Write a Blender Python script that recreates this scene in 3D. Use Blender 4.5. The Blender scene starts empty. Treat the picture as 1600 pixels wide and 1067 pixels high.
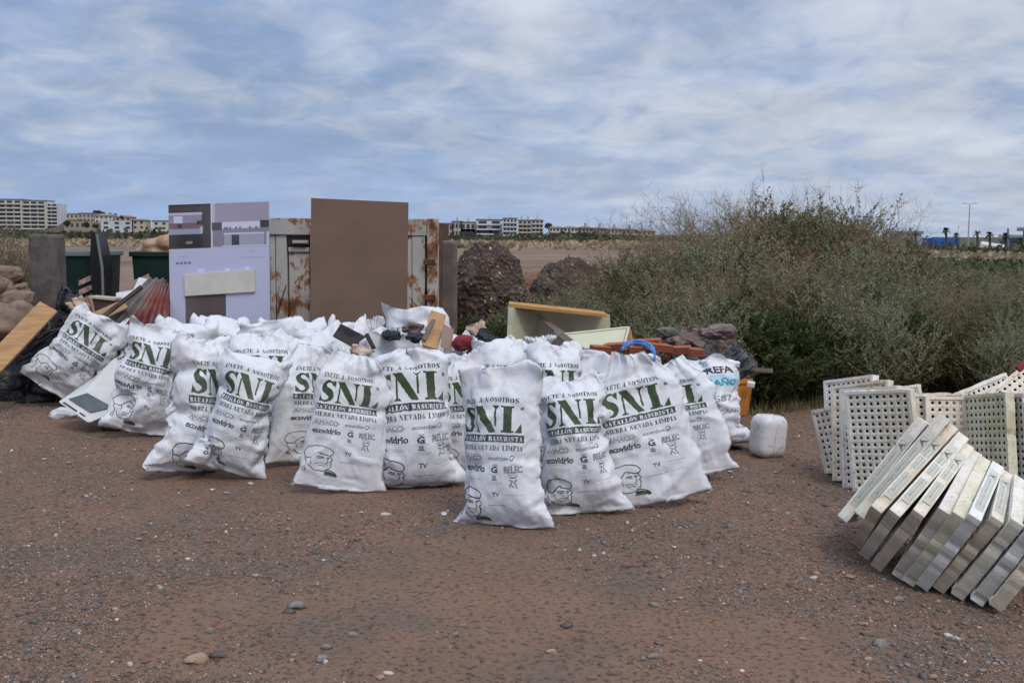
import bpy, math, random, time
import numpy as np
from mathutils import Vector, Matrix
R = math.radians
rnd = random.Random(7)
sc = bpy.context.scene
C = sc.collection

# ------------------------------------------------------------------ camera, sky, sun, exposure
F_PX = 1650.0
CAM_H, PITCH, ROLL = 1.5, R(5.72), R(0.45)
cd = bpy.data.cameras.new('camera'); cam = bpy.data.objects.new('camera', cd); C.objects.link(cam)
cd.lens = 36 * F_PX / 1600; cd.sensor_width = 36; cd.clip_start = .1; cd.clip_end = 6000
CAM_M = Matrix.Translation((0, 0, CAM_H)) @ Matrix.Rotation(math.pi / 2 - PITCH, 4, 'X') @ Matrix.Rotation(ROLL, 4, 'Z')
cam.matrix_world = CAM_M
sc.camera = cam
CR = CAM_M.to_3x3()

SUN_EL, SUN_AZ = R(52), R(150)     # azimuth measured from +Y clockwise: behind and to the right of the camera
world = bpy.data.worlds.new('World'); sc.world = world; world.use_nodes = True
def make_world():
    nt = world.node_tree; nt.nodes.clear(); N = nt.nodes.new; L = nt.links.new
    out = N('ShaderNodeOutputWorld')
    sky = N('ShaderNodeTexSky'); sky.sky_type = 'NISHITA'; sky.sun_disc = False
    sky.sun_elevation = SUN_EL; sky.sun_rotation = SUN_AZ; sky.air_density = 1.3; sky.dust_density = 2.0
    b1 = N('ShaderNodeBackground'); b1.inputs[1].default_value = .085; L(sky.outputs[0], b1.inputs[0])
    tc = N('ShaderNodeTexCoord'); sep = N('ShaderNodeSeparateXYZ'); L(tc.outputs['Generated'], sep.inputs[0])
    def M(op, a, b=None, c=None, clamp=False):
        m = N('ShaderNodeMath'); m.operation = op; m.use_clamp = clamp
        for i, v in enumerate((a, b, c)):
            if v is None: continue
            if isinstance(v, (int, float)): m.inputs[i].default_value = v
            else: L(v, m.inputs[i])
        return m.outputs[0]
    z = M('MAXIMUM', sep.outputs[2], 0.0)
    zz = M('ADD', z, .20)
    u = M('DIVIDE', sep.outputs[0], zz); v = M('DIVIDE', sep.outputs[1], zz)
    cmb = N('ShaderNodeCombineXYZ'); L(u, cmb.inputs[0]); L(v, cmb.inputs[1])
    def noise(scale, detail, rough, dist, off, sx=1., sy=1.):
        mp = N('ShaderNodeMapping'); mp.inputs['Location'].default_value = off; mp.inputs['Scale'].default_value = (sx, sy, 1)
        L(cmb.outputs[0], mp.inputs[0])
        n = N('ShaderNodeTexNoise'); n.inputs['Scale'].default_value = scale; n.inputs['Detail'].default_value = detail
        n.inputs['Roughness'].default_value = rough; n.inputs['Distortion'].default_value = dist
        L(mp.outputs[0], n.inputs['Vector']); return n.outputs[0]
    def ramp(x, a, b, lo=0., hi=1.):
        m = N('ShaderNodeMapRange'); m.interpolation_type = 'SMOOTHSTEP'
        L(x, m.inputs[0])
        for i, q in enumerate((a, b, lo, hi)): m.inputs[i + 1].default_value = q
        return m.outputs[0]
    def mix(f, a, b):
        m = N('ShaderNodeMix'); m.data_type = 'RGBA'
        if isinstance(f, float): m.inputs[0].default_value = f
        else: L(f, m.inputs[0])
        for i, q in ((6, a), (7, b)):
            if isinstance(q, tuple): m.inputs[i].default_value = (*q, 1)
            else: L(q, m.inputs[i])
        return m.outputs[2]
    n1 = noise(1.8, 5, .52, .4, (3.1, 1.7, 0), 1.0, .85)
    n2 = noise(5.4, 5, .55, .5, (7.3, 4.2, 2.), 1.1, .85)
    n3 = noise(.5, 2, .5, .2, (1.2, 9.4, 4.))
    s = M('ADD', M('MULTIPLY', n1, .56), M('MULTIPLY', n2, .44))
    # towards the sun side (right of the picture) the layer is thinner and brighter
    side = ramp(sep.outputs[0], -.45, .5, -.06, .07)
    s = M('ADD', s, side)
    s = M('ADD', s, M('MULTIPLY', M('SUBTRACT', n3, .5), .25))
    f = ramp(s, .34, .64)
    cloud = mix(f, (.24, .335, .535), (.50, .55, .665))
    hi = ramp(s, .55, .76)
    cloud = mix(hi, cloud, (.60, .63, .715))
    # clearer blue strip low down
    low = ramp(sep.outputs[2], .0, .125, 1., 0.)
    low = M('MULTIPLY', low, ramp(s, .40, .66, .85, .3))
    cloud = mix(low, cloud, mix(ramp(sep.outputs[0], -.45, .5), (.31, .44, .70), (.39, .50, .70)))
    n4 = noise(3.2, 5, .55, .4, (2.7, 8.1, 6.), .8, 1.05); vb = N('ShaderNodeVectorMath'); vb.operation = 'SCALE'; L(cloud, vb.inputs[0]); L(ramp(n4, .32, .68, .93, 1.09), vb.inputs['Scale']); cloud = vb.outputs[0]
    # an overcast sky grows brighter towards the zenith
    br = ramp(sep.outputs[2], .16, .95, 1., 2.0)
    vm = N('ShaderNodeVectorMath'); vm.operation = 'SCALE'; L(cloud, vm.inputs[0]); L(br, vm.inputs['Scale'])
    b2 = N('ShaderNodeBackground'); b2.inputs[1].default_value = 1.0; L(vm.outputs[0], b2.inputs[0])
    ms = N('ShaderNodeMixShader'); ms.inputs[0].default_value = .88
    L(b1.outputs[0], ms.inputs[1]); L(b2.outputs[0], ms.inputs[2]); L(ms.outputs[0], out.inputs[0])
make_world()
sd = bpy.data.lights.new('sun', 'SUN'); sd.energy = 1.3; sd.angle = R(22); sd.color = (1, .95, .88)
sun = bpy.data.objects.new('sun', sd); C.objects.link(sun)
sdir = Vector((math.sin(SUN_AZ) * math.cos(SUN_EL), math.cos(SUN_AZ) * math.cos(SUN_EL), math.sin(SUN_EL)))
sun.rotation_euler = sdir.to_track_quat('Z', 'Y').to_euler(); sun.location = (0, 0, 30)
vs_ = sc.view_settings; vs_.view_transform = 'Standard'; vs_.look = 'None'; vs_.exposure = 0.14; vs_.gamma = 1; vs_.use_curve_mapping = False
sc.render.engine = 'CYCLES'; sc.cycles.max_bounces = 5; sc.cycles.diffuse_bounces = 3; sc.cycles.use_denoising = True

# ------------------------------------------------------------------ measuring helpers
def ray(px, py):
    return CR @ Vector(((px - 800) / F_PX, -(py - 533.5) / F_PX, -1))
def at(px, py, Y):
    d = ray(px, py); return Vector((0, 0, CAM_H)) + d * (Y / d.y)
def gnd(px, py, z=0.):
    d = ray(px, py); return Vector((0, 0, CAM_H)) + d * ((z - CAM_H) / d.z)
def project(p):
    q = CR.transposed() @ (Vector(p) - Vector((0, 0, CAM_H)))
    return 800 + F_PX * q.x / -q.z, 533.5 - F_PX * q.y / -q.z

# ------------------------------------------------------------------ object helpers
def tag(o, label=None, cat=None, group=None, kind=None):
    if label: o['label'] = label
    if cat: o['category'] = cat
    if group: o['group'] = group
    if kind: o['kind'] = kind
    return o
def thing(name, label, cat, loc=(0, 0, 0), group=None):
    o = bpy.data.objects.new(name, None); C.objects.link(o); o.location = loc; o.empty_display_size = .1
    return tag(o, label, cat, group)
def link(name, me, parent=None, loc=None):
    o = bpy.data.objects.new(name, me); C.objects.link(o)
    if parent: o.parent = parent
    if loc is not None: o.location = loc
    return o
class MB:
    def __init__(s): s.v = []; s.f = []; s.m = []; s.n = 0
    def add(s, verts, faces, mi=0):
        b = s.n; s.v.extend([tuple(p) for p in verts]); s.n += len(verts)
        s.f.extend([tuple(b + i for i in q) for q in faces]); s.m.extend([mi] * len(faces)); return s
    def box(s, c, size, rot=None, mi=0, taper=1.):
        hx, hy, hz = [q / 2 for q in size]; c = Vector(c); P = []
        for z in (-1, 1):
            t = taper if z > 0 else 1.
            for x, y in ((-1, -1), (1, -1), (1, 1), (-1, 1)):
                p = Vector((x * hx * t, y * hy * t, z * hz)); P.append(c + (rot @ p if rot else p))
        return s.add(P, [(3, 2, 1, 0), (4, 5, 6, 7), (0, 1, 5, 4), (1, 2, 6, 5), (2, 3, 7, 6), (3, 0, 4, 7)], mi)
    def tube(s, pts, rad, n=6, mi=0, cap=True):
        pts = [Vector(p) for p in pts]; k = len(pts)
        if isinstance(rad, (int, float)): rad = [rad] * k
        P = []
        for i, p in enumerate(pts):
            d = (pts[min(i + 1, k - 1)] - pts[max(i - 1, 0)]).normalized()
            a = d.cross(Vector((0, 0, 1)) if abs(d.z) < .9 else Vector((1, 0, 0))).normalized(); b = d.cross(a)
            for j in range(n):
                t = 2 * math.pi * j / n; P.append(p + (a * math.cos(t) + b * math.sin(t)) * rad[i])
        Fc = [(i * n + j, i * n + (j + 1) % n, (i + 1) * n + (j + 1) % n, (i + 1) * n + j) for i in range(k - 1) for j in range(n)]
        if cap: Fc += [tuple(range(n - 1, -1, -1)), tuple((k - 1) * n + j for j in range(n))]
        return s.add(P, Fc, mi)
    def quadslab(s, a, b, c, d, t, mi=0):
        """four corners (ccw seen from the front) and a thickness pushed back along the normal"""
        a, b, c, d = [Vector(q) for q in (a, b, c, d)]; n = (b - a).cross(d - a).normalized() * -t
        P = [a, b, c, d, a + n, b + n, c + n, d + n]
        return s.add(P, [(0, 1, 2, 3), (7, 6, 5, 4), (0, 4, 5, 1), (1, 5, 6, 2), (2, 6, 7, 3), (3, 7, 4, 0)], mi)
    def build(s, name, mats, parent=None, smooth=False, loc=None, bevel=0., uvs=None):
        if not isinstance(mats, (list, tuple)): mats = [mats]
        o0 = Vector(loc) if loc is not None else (Vector(parent.location) if parent else Vector((0, 0, 0)))
        v = np.array(s.v, dtype=float) - np.array(o0)
        me = bpy.data.meshes.new(name); me.from_pydata(v.tolist(), [], s.f)
        for m in mats: me.materials.append(m)
        me.polygons.foreach_set('material_index', s.m)
        if smooth: me.polygons.foreach_set('use_smooth', [True] * len(s.f))
        if uvs is not None:
            l = me.uv_layers.new(name='UVMap'); l.data.foreach_set('uv', np.array(uvs, dtype=float).ravel())
        o = link(name, me, parent, loc if not parent else None)
        if bevel:
            b = o.modifiers.new('b', 'BEVEL'); b.width = bevel; b.segments = 2; b.limit_method = 'ANGLE'
        return o
def np_mesh(name, v, f, mats, parent=None, smooth=True, uv=None, mi=None, loc=None):
    """v (n,3), f (m,k) arrays; fast path"""
    v = np.asarray(v, dtype=np.float32); f = np.asarray(f, dtype=np.int32); k = f.shape[1]
    me = bpy.data.meshes.new(name); me.vertices.add(len(v)); me.vertices.foreach_set('co', v.ravel())
    me.loops.add(f.size); me.loops.foreach_set('vertex_index', f.ravel())
    me.polygons.add(len(f)); me.polygons.foreach_set('loop_start', np.arange(0, f.size, k, dtype=np.int32))
    me.polygons.foreach_set('loop_total', np.full(len(f), k, dtype=np.int32))
    for m in (mats if isinstance(mats, (list, tuple)) else [mats]): me.materials.append(m)
    if mi is not None: me.polygons.foreach_set('material_index', np.asarray(mi, dtype=np.int32))
    if smooth: me.polygons.foreach_set('use_smooth', np.ones(len(f), dtype=bool))
    if uv is not None:
        l = me.uv_layers.new(name='UVMap'); l.data.foreach_set('uv', np.asarray(uv, dtype=np.float32).ravel())
    me.update(calc_edges=True)
    return link(name, me, parent, loc)

def wave_noise(P, seed, freq, octaves=4, gain=.55, dim=2):
    """smooth pseudo random field in -1..1 made of rotated sines"""
    rg = np.random.default_rng(seed); out = np.zeros(len(P)); amp = 1.; tot = 0.
    for o in range(octaves):
        for k in range(4):
            d = rg.normal(size=dim); d /= np.linalg.norm(d)
            w = P[:, :dim] @ d * freq * rg.uniform(.7, 1.4)
            e = rg.normal(size=dim); e /= np.linalg.norm(e)
            out += amp * .5 * np.sin(w + rg.uniform(0, 6.28) + 1.3 * np.sin(P[:, :dim] @ e * freq * .8 + rg.uniform(0, 6.28)))
        tot += amp; amp *= gain; freq *= 2.03
    return out / tot

# ------------------------------------------------------------------ materials
class NT:
    def __init__(s, name):
        s.m = bpy.data.materials.new(name); s.m.use_nodes = True; s.t = s.m.node_tree
        s.b = s.t.nodes['Principled BSDF']; s.tc = None
    def N(s, t): return s.t.nodes.new(t)
    def L(s, a, b): s.t.links.new(a, b)
    def co(s, kind='Object'):
        if not s.tc: s.tc = s.N('ShaderNodeTexCoord')
        return s.tc.outputs[kind]
    def noise(s, scale, detail=4, rough=.55, vec=None, dist=0., stretch=None):
        v = vec or s.co()
        if stretch:
            mp = s.N('ShaderNodeMapping'); mp.inputs['Scale'].default_value = stretch; s.L(v, mp.inputs[0]); v = mp.outputs[0]
        n = s.N('ShaderNodeTexNoise'); n.inputs['Scale'].default_value = scale; n.inputs['Detail'].default_value = detail
        n.inputs['Roughness'].default_value = rough; n.inputs['Distortion'].default_value = dist; s.L(v, n.inputs['Vector']); return n.outputs[0]
    def ramp(s, x, a, b, lo=0., hi=1., smooth=True):
        m = s.N('ShaderNodeMapRange'); m.interpolation_type = 'SMOOTHSTEP' if smooth else 'LINEAR'; s.L(x, m.inputs[0])
        for i, q in enumerate((a, b, lo, hi)): m.inputs[i + 1].default_value = q
        return m.outputs[0]
    def mix(s, f, a, b, mode='MIX'):
        m = s.N('ShaderNodeMix'); m.data_type = 'RGBA'; m.blend_type = mode
        if isinstance(f, (int, float)): m.inputs[0].default_value = f
        else: s.L(f, m.inputs[0])
        for i, q in ((6, a), (7, b)):
            if isinstance(q, tuple): m.inputs[i].default_value = (*q, 1)
            else: s.L(q, m.inputs[i])
        return m.outputs[2]
    def math(s, op, a, b=0.):
        m = s.N('ShaderNodeMath'); m.operation = op
        for i, v in enumerate((a, b)):
            if isinstance(v, (int, float)): m.inputs[i].default_value = v
            else: s.L(v, m.inputs[i])
        return m.outputs[0]
    def bump(s, h, strength, dist, prev=None):
        b = s.N('ShaderNodeBump'); b.inputs['Strength'].default_value = strength; b.inputs['Distance'].default_value = dist
        s.L(h, b.inputs['Height'])
        if prev: s.L(prev, b.inputs['Normal'])
        return b.outputs[0]
    def color(s, c):
        if isinstance(c, tuple): s.b.inputs['Base Color'].default_value = (*c, 1)
        else: s.L(c, s.b.inputs['Base Color'])
        return s
    def rough(s, v):
        if isinstance(v, (int, float)): s.b.inputs['Roughness'].default_value = v
        else: s.L(v, s.b.inputs['Roughness'])
        return s
    def normal(s, n): s.L(n, s.b.inputs['Normal']); return s
    def spec(s, v): s.b.inputs['Specular IOR Level'].default_value = v; return s
def mat(name, c1, c2=None, scale=6, rough=.7, bump=0., bscale=40, spec=.3, lo=.4, hi=.6, metal=0., stretch=None, detail=5):
    n = NT(name)
    if c2: n.color(n.mix(n.ramp(n.noise(scale, detail, .6, stretch=stretch), lo, hi), c1, c2))
    else: n.color(c1)
    n.rough(rough).spec(spec); n.b.inputs['Metallic'].default_value = metal
    if bump: n.normal(n.bump(n.noise(bscale, 4, .6), bump, .01))
    return n.m

# ------------------------------------------------------------------ rasteriser for flat print
def seg_dist(X, Y, a, b):
    ax, ay = a; bx, by = b; dx, dy = bx - ax, by - ay; l = dx * dx + dy * dy + 1e-12
    t = np.clip(((X - ax) * dx + (Y - ay) * dy) / l, 0, 1)
    return np.hypot(X - ax - t * dx, Y - ay - t * dy), t
class Canvas:
    """Float RGB print sheet in metres, origin bottom left."""
    def __init__(s, w, h, ppm, base):
        s.w, s.h, s.ppm = w, h, ppm; s.nx, s.ny = int(w * ppm), int(h * ppm)
        s.a = np.ones((s.ny, s.nx, 3)) * np.array(base)
    def grid(s, x0, y0, x1, y1, pad=.004):
        i0 = max(0, int((x0 - pad) * s.ppm)); i1 = min(s.nx, int((x1 + pad) * s.ppm) + 2)
        j0 = max(0, int((y0 - pad) * s.ppm)); j1 = min(s.ny, int((y1 + pad) * s.ppm) + 2)
        X, Y = np.meshgrid((np.arange(i0, i1) + .5) / s.ppm, (np.arange(j0, j1) + .5) / s.ppm); return (j0, j1, i0, i1), X, Y
    def blend(s, bb, m, c):
        j0, j1, i0, i1 = bb; m = m[..., None]; s.a[j0:j1, i0:i1] = s.a[j0:j1, i0:i1] * (1 - m) + np.array(c) * m
    def rect(s, x0, y0, x1, y1, c, al=1.):
        bb, X, Y = s.grid(x0, y0, x1, y1); e = s.ppm
        m = np.clip(np.minimum(np.minimum(X - x0, x1 - X), np.minimum(Y - y0, y1 - Y)) * e + .5, 0, 1); s.blend(bb, m * al, c)
    def stroke(s, pts, w, c, al=1.):
        P = np.array(pts); ws = w if isinstance(w, (list, tuple)) else [w] * len(P); mw = max(ws)
        bb, X, Y = s.grid(P[:, 0].min() - mw, P[:, 1].min() - mw, P[:, 0].max() + mw, P[:, 1].max() + mw); D = np.full(X.shape, -9.)
        for i in range(len(P) - 1):
            d, t = seg_dist(X, Y, P[i], P[i + 1]); D = np.maximum(D, (ws[i] + (ws[i + 1] - ws[i]) * t) / 2 - d)
        s.blend(bb, np.clip(D * s.ppm + .5, 0, 1) * al, c)
    def curve(s, pts, w, c, al=1., n=7):
        s.stroke(catmull(pts, n), w, c, al)
    def glyph(s, ch, x, y, w, h, c, al=1.):
        f = GLYPH.get(ch)
        if f is None: return
        bb, X, Y = s.grid(x, y, x + w, y + h * 1.3); m = np.zeros(X.shape); o = .25 / s.ppm
        for dx in (-o, o):
            for dy in (-o, o): m += f((X + dx - x) / w, (Y + dy - y) / h) * .25
        s.blend(bb, m * al, c)
    def serif(s, txt, x0, x1, y, h, c, al=1.):
        ws = [{' ': .55, 'I': .55, 'M': 1.2, 'N': 1.05}.get(k, .95) for k in txt]; k = (x1 - x0) / sum(ws); x = x0
        for ch, w in zip(txt, ws):
            s.glyph({'Ú': 'U', 'Ó': 'O'}.get(ch, ch), x, y, w * k * .93, h, c, al)
            if ch in 'ÚÓ': s.stroke([(x + w * k * .4, y + h * 1.08), (x + w * k * .62, y + h * 1.26)], h * .13, c, al)
            x += w * k
    def sans(s, txt, x0, x1, y, h, c, al=1., bold=0.):
        tris = text_tris(txt); P = np.array(tris); mn, mx = P.reshape(-1, 2).min(0), P.reshape(-1, 2).max(0)
        P = (P - mn) / (mx - mn) * np.array([x1 - x0, h]) + np.array([x0, y]); bb, X, Y = s.grid(x0, y, x1, y + h)
        D = np.full(X.shape, -9.)
        j0, j1, i0, i1 = bb
        for T in P:
            ar = (T[1, 0] - T[0, 0]) * (T[2, 1] - T[0, 1]) - (T[1, 1] - T[0, 1]) * (T[2, 0] - T[0, 0])
            if abs(ar) < 1e-12: continue
            if ar < 0: T = T[::-1]
            a0 = max(0, int((T[:, 0].min() - .004) * s.ppm) - i0); a1 = int((T[:, 0].max() + .004) * s.ppm) + 2 - i0
            b0 = max(0, int((T[:, 1].min() - .004) * s.ppm) - j0); b1 = int((T[:, 1].max() + .004) * s.ppm) + 2 - j0
            x, yy = X[b0:b1, a0:a1], Y[b0:b1, a0:a1]
            if x.size == 0: continue
            d = np.full(x.shape, 9.)
            for k in range(3):
                p, q = T[k], T[(k + 1) % 3]; e = q - p; L = math.hypot(*e) + 1e-9
                d = np.minimum(d, (e[0] * (yy - p[1]) - e[1] * (x - p[0])) / L)
            D[b0:b1, a0:a1] = np.maximum(D[b0:b1, a0:a1], d)
        s.blend(bb, np.clip((D + bold) * s.ppm + .5, 0, 1) * al, c)
    def image(s, name):
        im = bpy.data.images.new(name, s.nx, s.ny, alpha=False, float_buffer=False); im.colorspace_settings.name = 'sRGB'
        a = np.ones((s.ny, s.nx, 4), dtype=np.float32); v = np.clip(s.a, 0, 1)
        a[..., :3] = np.where(v <= .0031308, v * 12.92, 1.055 * v ** (1 / 2.4) - .055)
        im.pixels.foreach_set(a.ravel()); im.update(); im.pack(); return im
def catmull(pts, n=7):
    P = [np.array(p, float) for p in pts]; P = [2 * P[0] - P[1]] + P + [2 * P[-1] - P[-2]]; out = []
    for i in range(1, len(P) - 2):
        for k in range(n):
            t = k / n; out.append(.5 * (2 * P[i] + (P[i + 1] - P[i - 1]) * t + (2 * P[i - 1] - 5 * P[i] + 4 * P[i + 1] - P[i + 2]) * t * t + (3 * P[i] - P[i - 1] - 3 * P[i + 1] + P[i + 2]) * t ** 3))
    out.append(P[-2]); return [tuple(q) for q in out]
_tt = {}
def text_tris(txt):
    if txt in _tt: return _tt[txt]
    cu = bpy.data.curves.new('t', 'FONT'); cu.body = txt; cu.resolution_u = 2; o = bpy.data.objects.new('t', cu); me = o.to_mesh(); me.calc_loop_triangles()
    co = [tuple(v.co[:2]) for v in me.vertices]; r = [[co[i] for i in t.vertices] for t in me.loop_triangles]
    o.to_mesh_clear(); bpy.data.objects.remove(o); bpy.data.curves.remove(cu); _tt[txt] = r; return r
def rc(x, y, a, b, c, d): return (x >= a) & (x <= c) & (y >= b) & (y <= d)
def tri(x, y, *p):
    m1 = m2 = True
    for k in range(3):
        (ax, ay), (bx, by) = p[k], p[(k + 1) % 3]; s = (bx - ax) * (y - ay) - (by - ay) * (x - ax); m1 = m1 & (s >= 0); m2 = m2 & (s <= 0)
    return m1 | m2
def quad(x, y, a, b, c, d): return tri(x, y, a, b, c) | tri(x, y, a, c, d)
def ell(x, y, cx, cy, rx, ry): return ((x - cx) / rx) ** 2 + ((y - cy) / ry) ** 2 <= 1
def g_S(x, y):
    pts = catmull([(.80, .80), (.62, .93), (.38, .92), (.24, .76), (.36, .58), (.62, .46), (.77, .28), (.66, .10), (.42, .05), (.20, .20)], 6)
    n = len(pts); m = np.zeros(np.shape(x), bool)
    for i, (a, b) in enumerate(pts):
        t = i / (n - 1); r = .035 + .115 * math.exp(-((t - .5) / .24) ** 2); m |= ((x - a) / (r * 1.35)) ** 2 + ((y - b) / r) ** 2 <= 1
    m |= tri(x, y, (.70, .98), (.92, .98), (.90, .66)) | tri(x, y, (.08, .02), (.10, .36), (.34, .02)); return m
GLYPH = {
 'S': g_S,
 'N': lambda x, y: rc(x, y, .10, .06, .17, .78) | tri(x, y, (.0, 0), (.28, 0), (.14, .14)) | quad(x, y, (0, 1), (.34, 1), (.86, 0), (.60, 0)) | rc(x, y, .80, .22, .87, .96) | tri(x, y, (.68, 1), (1, 1), (.84, .84)),
 'L': lambda x, y: rc(x, y, .12, .0, .52, 1) | rc(x, y, 0, .93, .64, 1) | rc(x, y, 0, 0, .62, .07) | tri(x, y, (.66, 0), (1, 0), (.98, .34)),
 'U': lambda x, y: rc(x, y, .10, .25, .40, 1) | rc(x, y, 0, .92, .48, 1) | rc(x, y, .78, .25, .88, 1) | rc(x, y, .66, .92, 1, 1) | (ell(x, y, .49, .28, .39, .28) & ~ell(x, y, .59, .3, .2, .18) & (y < .3)),
 'E': lambda x, y: rc(x, y, .08, 0, .42, 1) | rc(x, y, 0, .91, .9, 1) | rc(x, y, 0, 0, .9, .09) | rc(x, y, .42, .46, .7, .54) | tri(x, y, (.62, 1), (.92, 1), (.92, .68)) | tri(x, y, (.62, 0), (.95, 0), (.95, .32)) | tri(x, y, (.7, .32), (.7, .68), (.55, .5)),
 'T': lambda x, y: rc(x, y, .33, 0, .67, .93) | rc(x, y, .2, 0, .8, .08) | rc(x, y, .02, .91, .98, 1) | tri(x, y, (.02, 1), (.3, 1), (.02, .66)) | tri(x, y, (.98, 1), (.7, 1), (.98, .66)),
 'A': lambda x, y: quad(x, y, (.12, 0), (.2, 0), (.52, 1), (.44, 1)) | quad(x, y, (.55, 0), (.9, 0), (.6, 1), (.44, 1)) | rc(x, y, .25, .28, .7, .37) | rc(x, y, 0, 0, .34, .08) | rc(x, y, .48, 0, 1, .08),
 'O': lambda x, y: ell(x, y, .5, .5, .5, .5) & ~ell(x, y, .5, .5, .17, .4) & ~rc(x, y, .46, 0, .54, 1),
 'R': lambda x, y: rc(x, y, .08, 0, .4, 1) | rc(x, y, 0, .92, .5, 1) | rc(x, y, 0, 0, .48, .08) | (ell(x, y, .48, .75, .42, .25) & ~ell(x, y, .46, .75, .14, .16) & (x > .44)) | quad(x, y, (.46, .5), (.7, .5), (1, 0), (.7, 0)),
 'P': lambda x, y: rc(x, y, .08, 0, .4, 1) | rc(x, y, 0, .92, .5, 1) | rc(x, y, 0, 0, .5, .08) | (ell(x, y, .48, .72, .46, .28) & ~ell(x, y, .46, .72, .16, .18) & (x > .44)),
 'B': lambda x, y: rc(x, y, .08, 0, .4, 1) | rc(x, y, 0, .92, .5, 1) | rc(x, y, 0, 0, .5, .08) | (ell(x, y, .48, .76, .42, .24) & ~ell(x, y, .46, .76, .14, .15) & (x > .44)) | (ell(x, y, .48, .27, .48, .27) & ~ell(x, y, .46, .27, .17, .17) & (x > .44)),
 'D': lambda x, y: rc(x, y, .08, 0, .38, 1) | rc(x, y, 0, .92, .45, 1) | rc(x, y, 0, 0, .45, .08) | (ell(x, y, .4, .5, .58, .5) & ~ell(x, y, .4, .5, .28, .4) & (x > .42)),
 'V': lambda x, y: quad(x, y, (.06, 1), (.42, 1), (.62, 0), (.48, 0)) | quad(x, y, (.8, 1), (.89, 1), (.6, 0), (.52, 0)) | rc(x, y, 0, .92, .5, 1) | rc(x, y, .68, .92, 1, 1),
 'I': lambda x, y: rc(x, y, .22, 0, .78, 1) | rc(x, y, 0, .92, 1, 1) | rc(x, y, 0, 0, 1, .08),
 'M': lambda x, y: rc(x, y, .08, 0, .15, 1) | quad(x, y, (.05, 1), (.3, 1), (.56, .2), (.46, .05)) | quad(x, y, (.72, 1), (.78, 1), (.54, .1), (.48, .1)) | rc(x, y, .68, 0, .92, 1) | rc(x, y, 0, 0, .25, .08) | rc(x, y, .6, 0, 1, .08) | rc(x, y, 0, .92, .2, 1) | rc(x, y, .7, .92, 1, 1),
}
SW, SH = .56, .95
def sack_print():
    c = Canvas(SW, SH, 1100, (.70, .70, .715))
    G = (.042, .066, .024); K = (.03, .045, .035); g = (.20, .22, .21); lg = (.42, .44, .43)
    x0, x1 = .075, .485; w = x1 - x0; H = SH
    c.serif('ÚNETE A NOSOTROS', x0, x1 - .03, .762 * H + .008, .028, K)
    # the three big letters, green hearts with darker stencil rims
    for ch, a, b in (('S', 0, .27), ('N', .27, .66), ('L', .68, .97)):
        c.glyph(ch, x0 + a * w, .590 * H, (b - a) * w, .152, G)
    c.rect(x1 - .022, .725 * H, x1 - .004, .725 * H + .018, K); c.sans('f', x1 - .016, x1 - .009, .727 * H, .014, (.8, .8, .8))
    c.rect(x0 - .004, .535 * H, x1 + .004, .577 * H, K); c.serif('BATALLÓN BASURISTA', x0 + .004, x1 - .004, .542 * H, .024, (.76, .76, .76))
    c.serif('SIERRA NEVADA LIMPIA', x0, x1, .487 * H, .028, K)
    y = .425 * H
    X0, X1 = x0 - .005, x0 + .165
    c.sans('AMACO', X0 + .012, X1 - .012, y + .004, .024, g, 1., .0012); c.sans('AMACO', X0 + .014, X1 - .014, y + .006, .02, (.72, .72, .72), .8, -.001)
    c.stroke([(X0, y), (X1 - .02, y), (X1, y + .016), (X1 - .02, y + .034), (X0 + .02, y + .034), (X0, y)], .0025, g)
    c.sans('ecoembes', x0 + .2, x0 + .325, y + .006, .022, g, 1., .0008); c.stroke(catmull([(x0 + .335, y + .02), (x0 + .345, y + .032), (x0 + .36, y + .022), (x0 + .345, y + .004), (x0 + .335, y + .012)]), .005, K); c.sans('eros', x0 + .368, x1 - .004, y + .006, .018, lg)
    y = .36 * H
    c.sans('ecovidrio', x0 - .005, x0 + .175, y + .004, .034, K, 1., .0016); c.rect(x0, y - .006, x0 + .17, y - .004, lg)
    c.sans('G', x0 + .222, x0 + .256, y, .032, K, 1., .002); c.rect(x0 + .226, y + .042, x0 + .26, y + .045, K); c.rect(x0 + .232, y + .036, x0 + .254, y + .039, K); c.rect(x0 + .2, y - .008, x0 + .28, y - .005, lg)
    c.sans('RELEC', x0 + .3, x1 - .008, y, .034, g, 1., .002); c.rect(x0 + .34, y + .04, x1 - .01, y + .044, lg)
    y = .295 * H
    for k in range(4): c.rect(x0 + .01, y + k * .011, x0 + .155 - .02 * (k % 2), y + k * .011 + .005, lg, .55)
    c.sans('MANCOMUNIDAD', x0 + .01, x0 + .15, y + .018, .012, g, .7)
    c.sans('a', x0 + .228, x0 + .25, y + .022, .024, g, 1., .002); c.rect(x0 + .195, y + .008, x0 + .285, y + .013, lg); c.rect(x0 + .205, y - .002, x0 + .275, y + .002, lg)
    # crest with a crown
    cx = x0 + .35; c.stroke([(cx - .022, y + .04), (cx - .024, y + .052), (cx - .01, y + .046), (cx, y + .056), (cx + .01, y + .046), (cx + .024, y + .052), (cx + .022, y + .04)], .004, g)
    c.rect(cx - .02, y + .032, cx + .02, y + .038, K)
    for p in ([(cx - .02, y + .022), (cx - .004, y + .016), (cx - .016, y), (cx - .024, y - .016)], [(cx + .018, y + .022), (cx + .006, y + .008), (cx + .016, y - .01), (cx + .022, y - .022)], [(cx - .012, y - .006), (cx + .002, y - .018)]): c.stroke(p, .008, g)
    c.sans('ayuntamiento', x0 + .3, x1 - .008, .225 * H, .014, g, .9); c.rect(x0 + .31, .212 * H, x1 - .03, .215 * H, lg)
    c.sans('TV', x0 + .222, x0 + .262, .222 * H, .022, K, 1., .001)
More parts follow.
